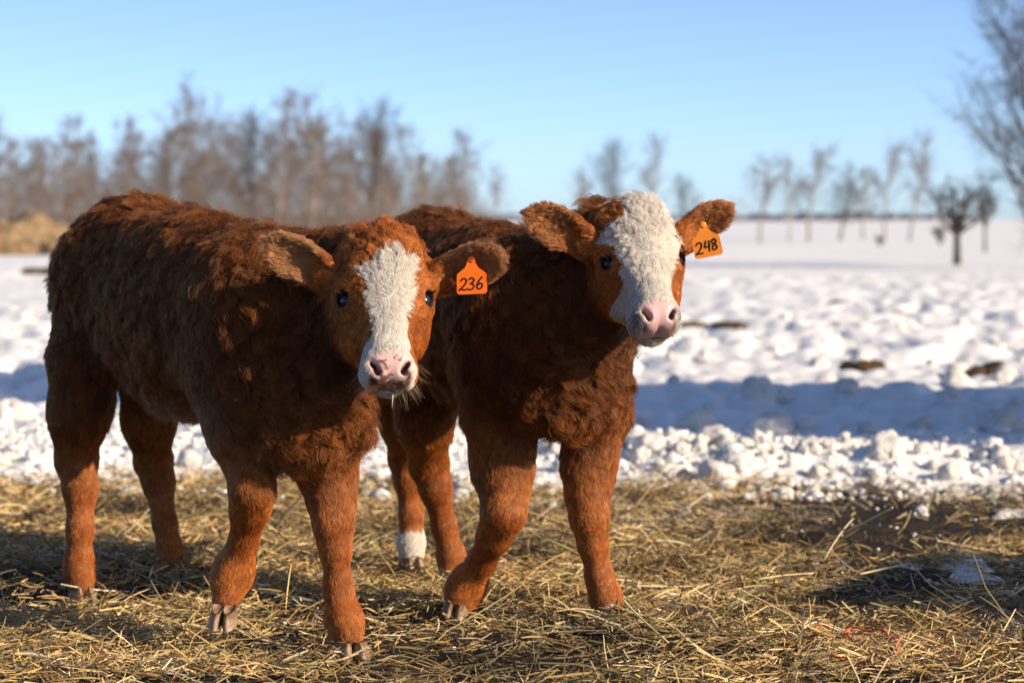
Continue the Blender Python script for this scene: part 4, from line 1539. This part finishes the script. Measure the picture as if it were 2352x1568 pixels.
# far treeline along the horizon
m, n_, b = mat_new('far_trees_haze', (.13, .14, .17), .9, .1)  # haze of the distance is mixed into this blue-grey
M['far'] = m
fv, ff, o_ = [], [], 0
for i in range(620):
    u = R_.uniform(-200, 2250)
    Y = R_.uniform(560, 640)
    x = (u - 1176) / FPX * Y
    h = R_.uniform(.9, 2.1) * np.interp(u, [0, 1650, 2000, 2180, 2250], [1, 1, 1.1, .8, .3])
    z = snow_z(np.array([x]), np.array([Y]))[0] - .2
    w = R_.uniform(.8, 2.2)
    v, f = lump(i % 7, 1, .3)
    fv.append(v * V(w, w, h * .62) + V(x, Y, z + h * .5)); ff.append(f + o_); o_ += len(v)
tag(mesh_obj('far_treeline', np.concatenate(fv), np.concatenate(ff), M['far']), kind='stuff')

# the old hay heap at the left
c = at(40, 560, 44.0)
hz = snow_z(c[None, 0], c[None, 1])[0]
vs, fs, o_ = [], [], 0
for k, (du, w, h) in enumerate([(-60, .62, .44), (20, .66, .58), (60, .50, .48), (105, .46, .30), (-10, .7, .40), (-140, .8, .45)]):
    v, f = lump(80 + k, 4, .5, 1.0, 2.2)
    v = v * V(w, w * .9, h)
    vs.append(v + V(c[0] + du * 44 / FPX, 44 + (k % 3) * .3, hz)); fs.append(f + o_); o_ += len(v)
heap = empty('hay_heap', (c[0], 44, hz))
tag(heap, 'old brown hay heap on the snow at the left edge behind the left calf', 'hay heap')
mesh_obj('heap', np.concatenate(vs), np.concatenate(fs), M['old_hay'], heap)
allv = np.concatenate(vs)
sel = allv[rng.choice(len(allv), 2600)]
sv, sf, o_ = [], [], 0
for p in sel:
    d = unit(rng.normal(0, 1, 3) + V(0, 0, .3)) * rng.uniform(.08, .22)
    v, f = tube(np.array([p - d * .5, p + d * .5]), [.006, .004], 3, cap=False)
    sv.append(v); sf += [[k + o_ for k in q] for q in f]; o_ += len(v)
tag(mesh_obj('loose_straw', np.concatenate(sv), sf, M['stem'], heap), kind='stuff')


# ------------------------------------------------------------------ unseen bales, added out of view on the right to throw shade into the scene
def bale(loc, size, rz, label, group):
    bm = bmesh.new()
    bmesh.ops.create_cube(bm, size=1)
    bmesh.ops.bevel(bm, geom=bm.edges[:], offset=.06, segments=2, affect='EDGES')
    bmesh.ops.subdivide_edges(bm, edges=bm.edges[:], cuts=3, use_grid_fill=True)
    v = np.array([q.co for q in bm.verts]) * size
    f = [[w.index for w in q.verts] for q in bm.faces]
    bm.free()
    v = v + .03 * np.stack([fbm(v * 6, 801 + i, 2) for i in range(3)], -1)
    root = empty('shade_bale', loc)
    root.rotation_euler = (0, 0, rz)
    tag(root, label, 'hay bale', group)
    me_o = mesh_obj('bale', v, f, M['old_hay'])
    me_o.parent = root
    for s in (-.3, .3):
        L_, W_, H_ = size
        ring = np.array([(s * L_, W_ * .51 * c1, H_ * .51 * c2) for c1, c2 in ((-1, -1), (1, -1), (1, 1), (-1, 1), (-1, -1))])
        tv, tf = tube(ring, [.006] * 5, 5)
        tb = mesh_obj('twine_band', tv, tf, M['twine'])
        tb.parent = root


saz = math.radians(SUN_AZ)
across = math.pi / 2 - saz
for i, lab in enumerate(['unseen big bale added for shade, lowest in the stack', 'unseen big bale added for shade, second from the ground in the stack', 'unseen big bale added for shade, third from the ground in the stack', 'unseen big bale added for shade, on top of the stack']):
    bale((5.0, 8.70 - 2.94 * math.tan(saz), .45 + .90 * i), (2.4, 1.0, .90), across + .02 * i, lab, 'unseen big bales added at right to shade the snow')  # stack added out of view to throw the shade band over the snow
for i, lab in enumerate(['unseen small bale added for shade, on the ground', 'unseen small bale added for shade, on top of the other small one']):
    bale((2.35, 5.15 - 1.5 * math.tan(saz), .18 + .36 * i), (.95, .46, .36), across, lab, 'unseen small bales added at right to shade the straw')  # low pair added out of view to shade the straw at lower right
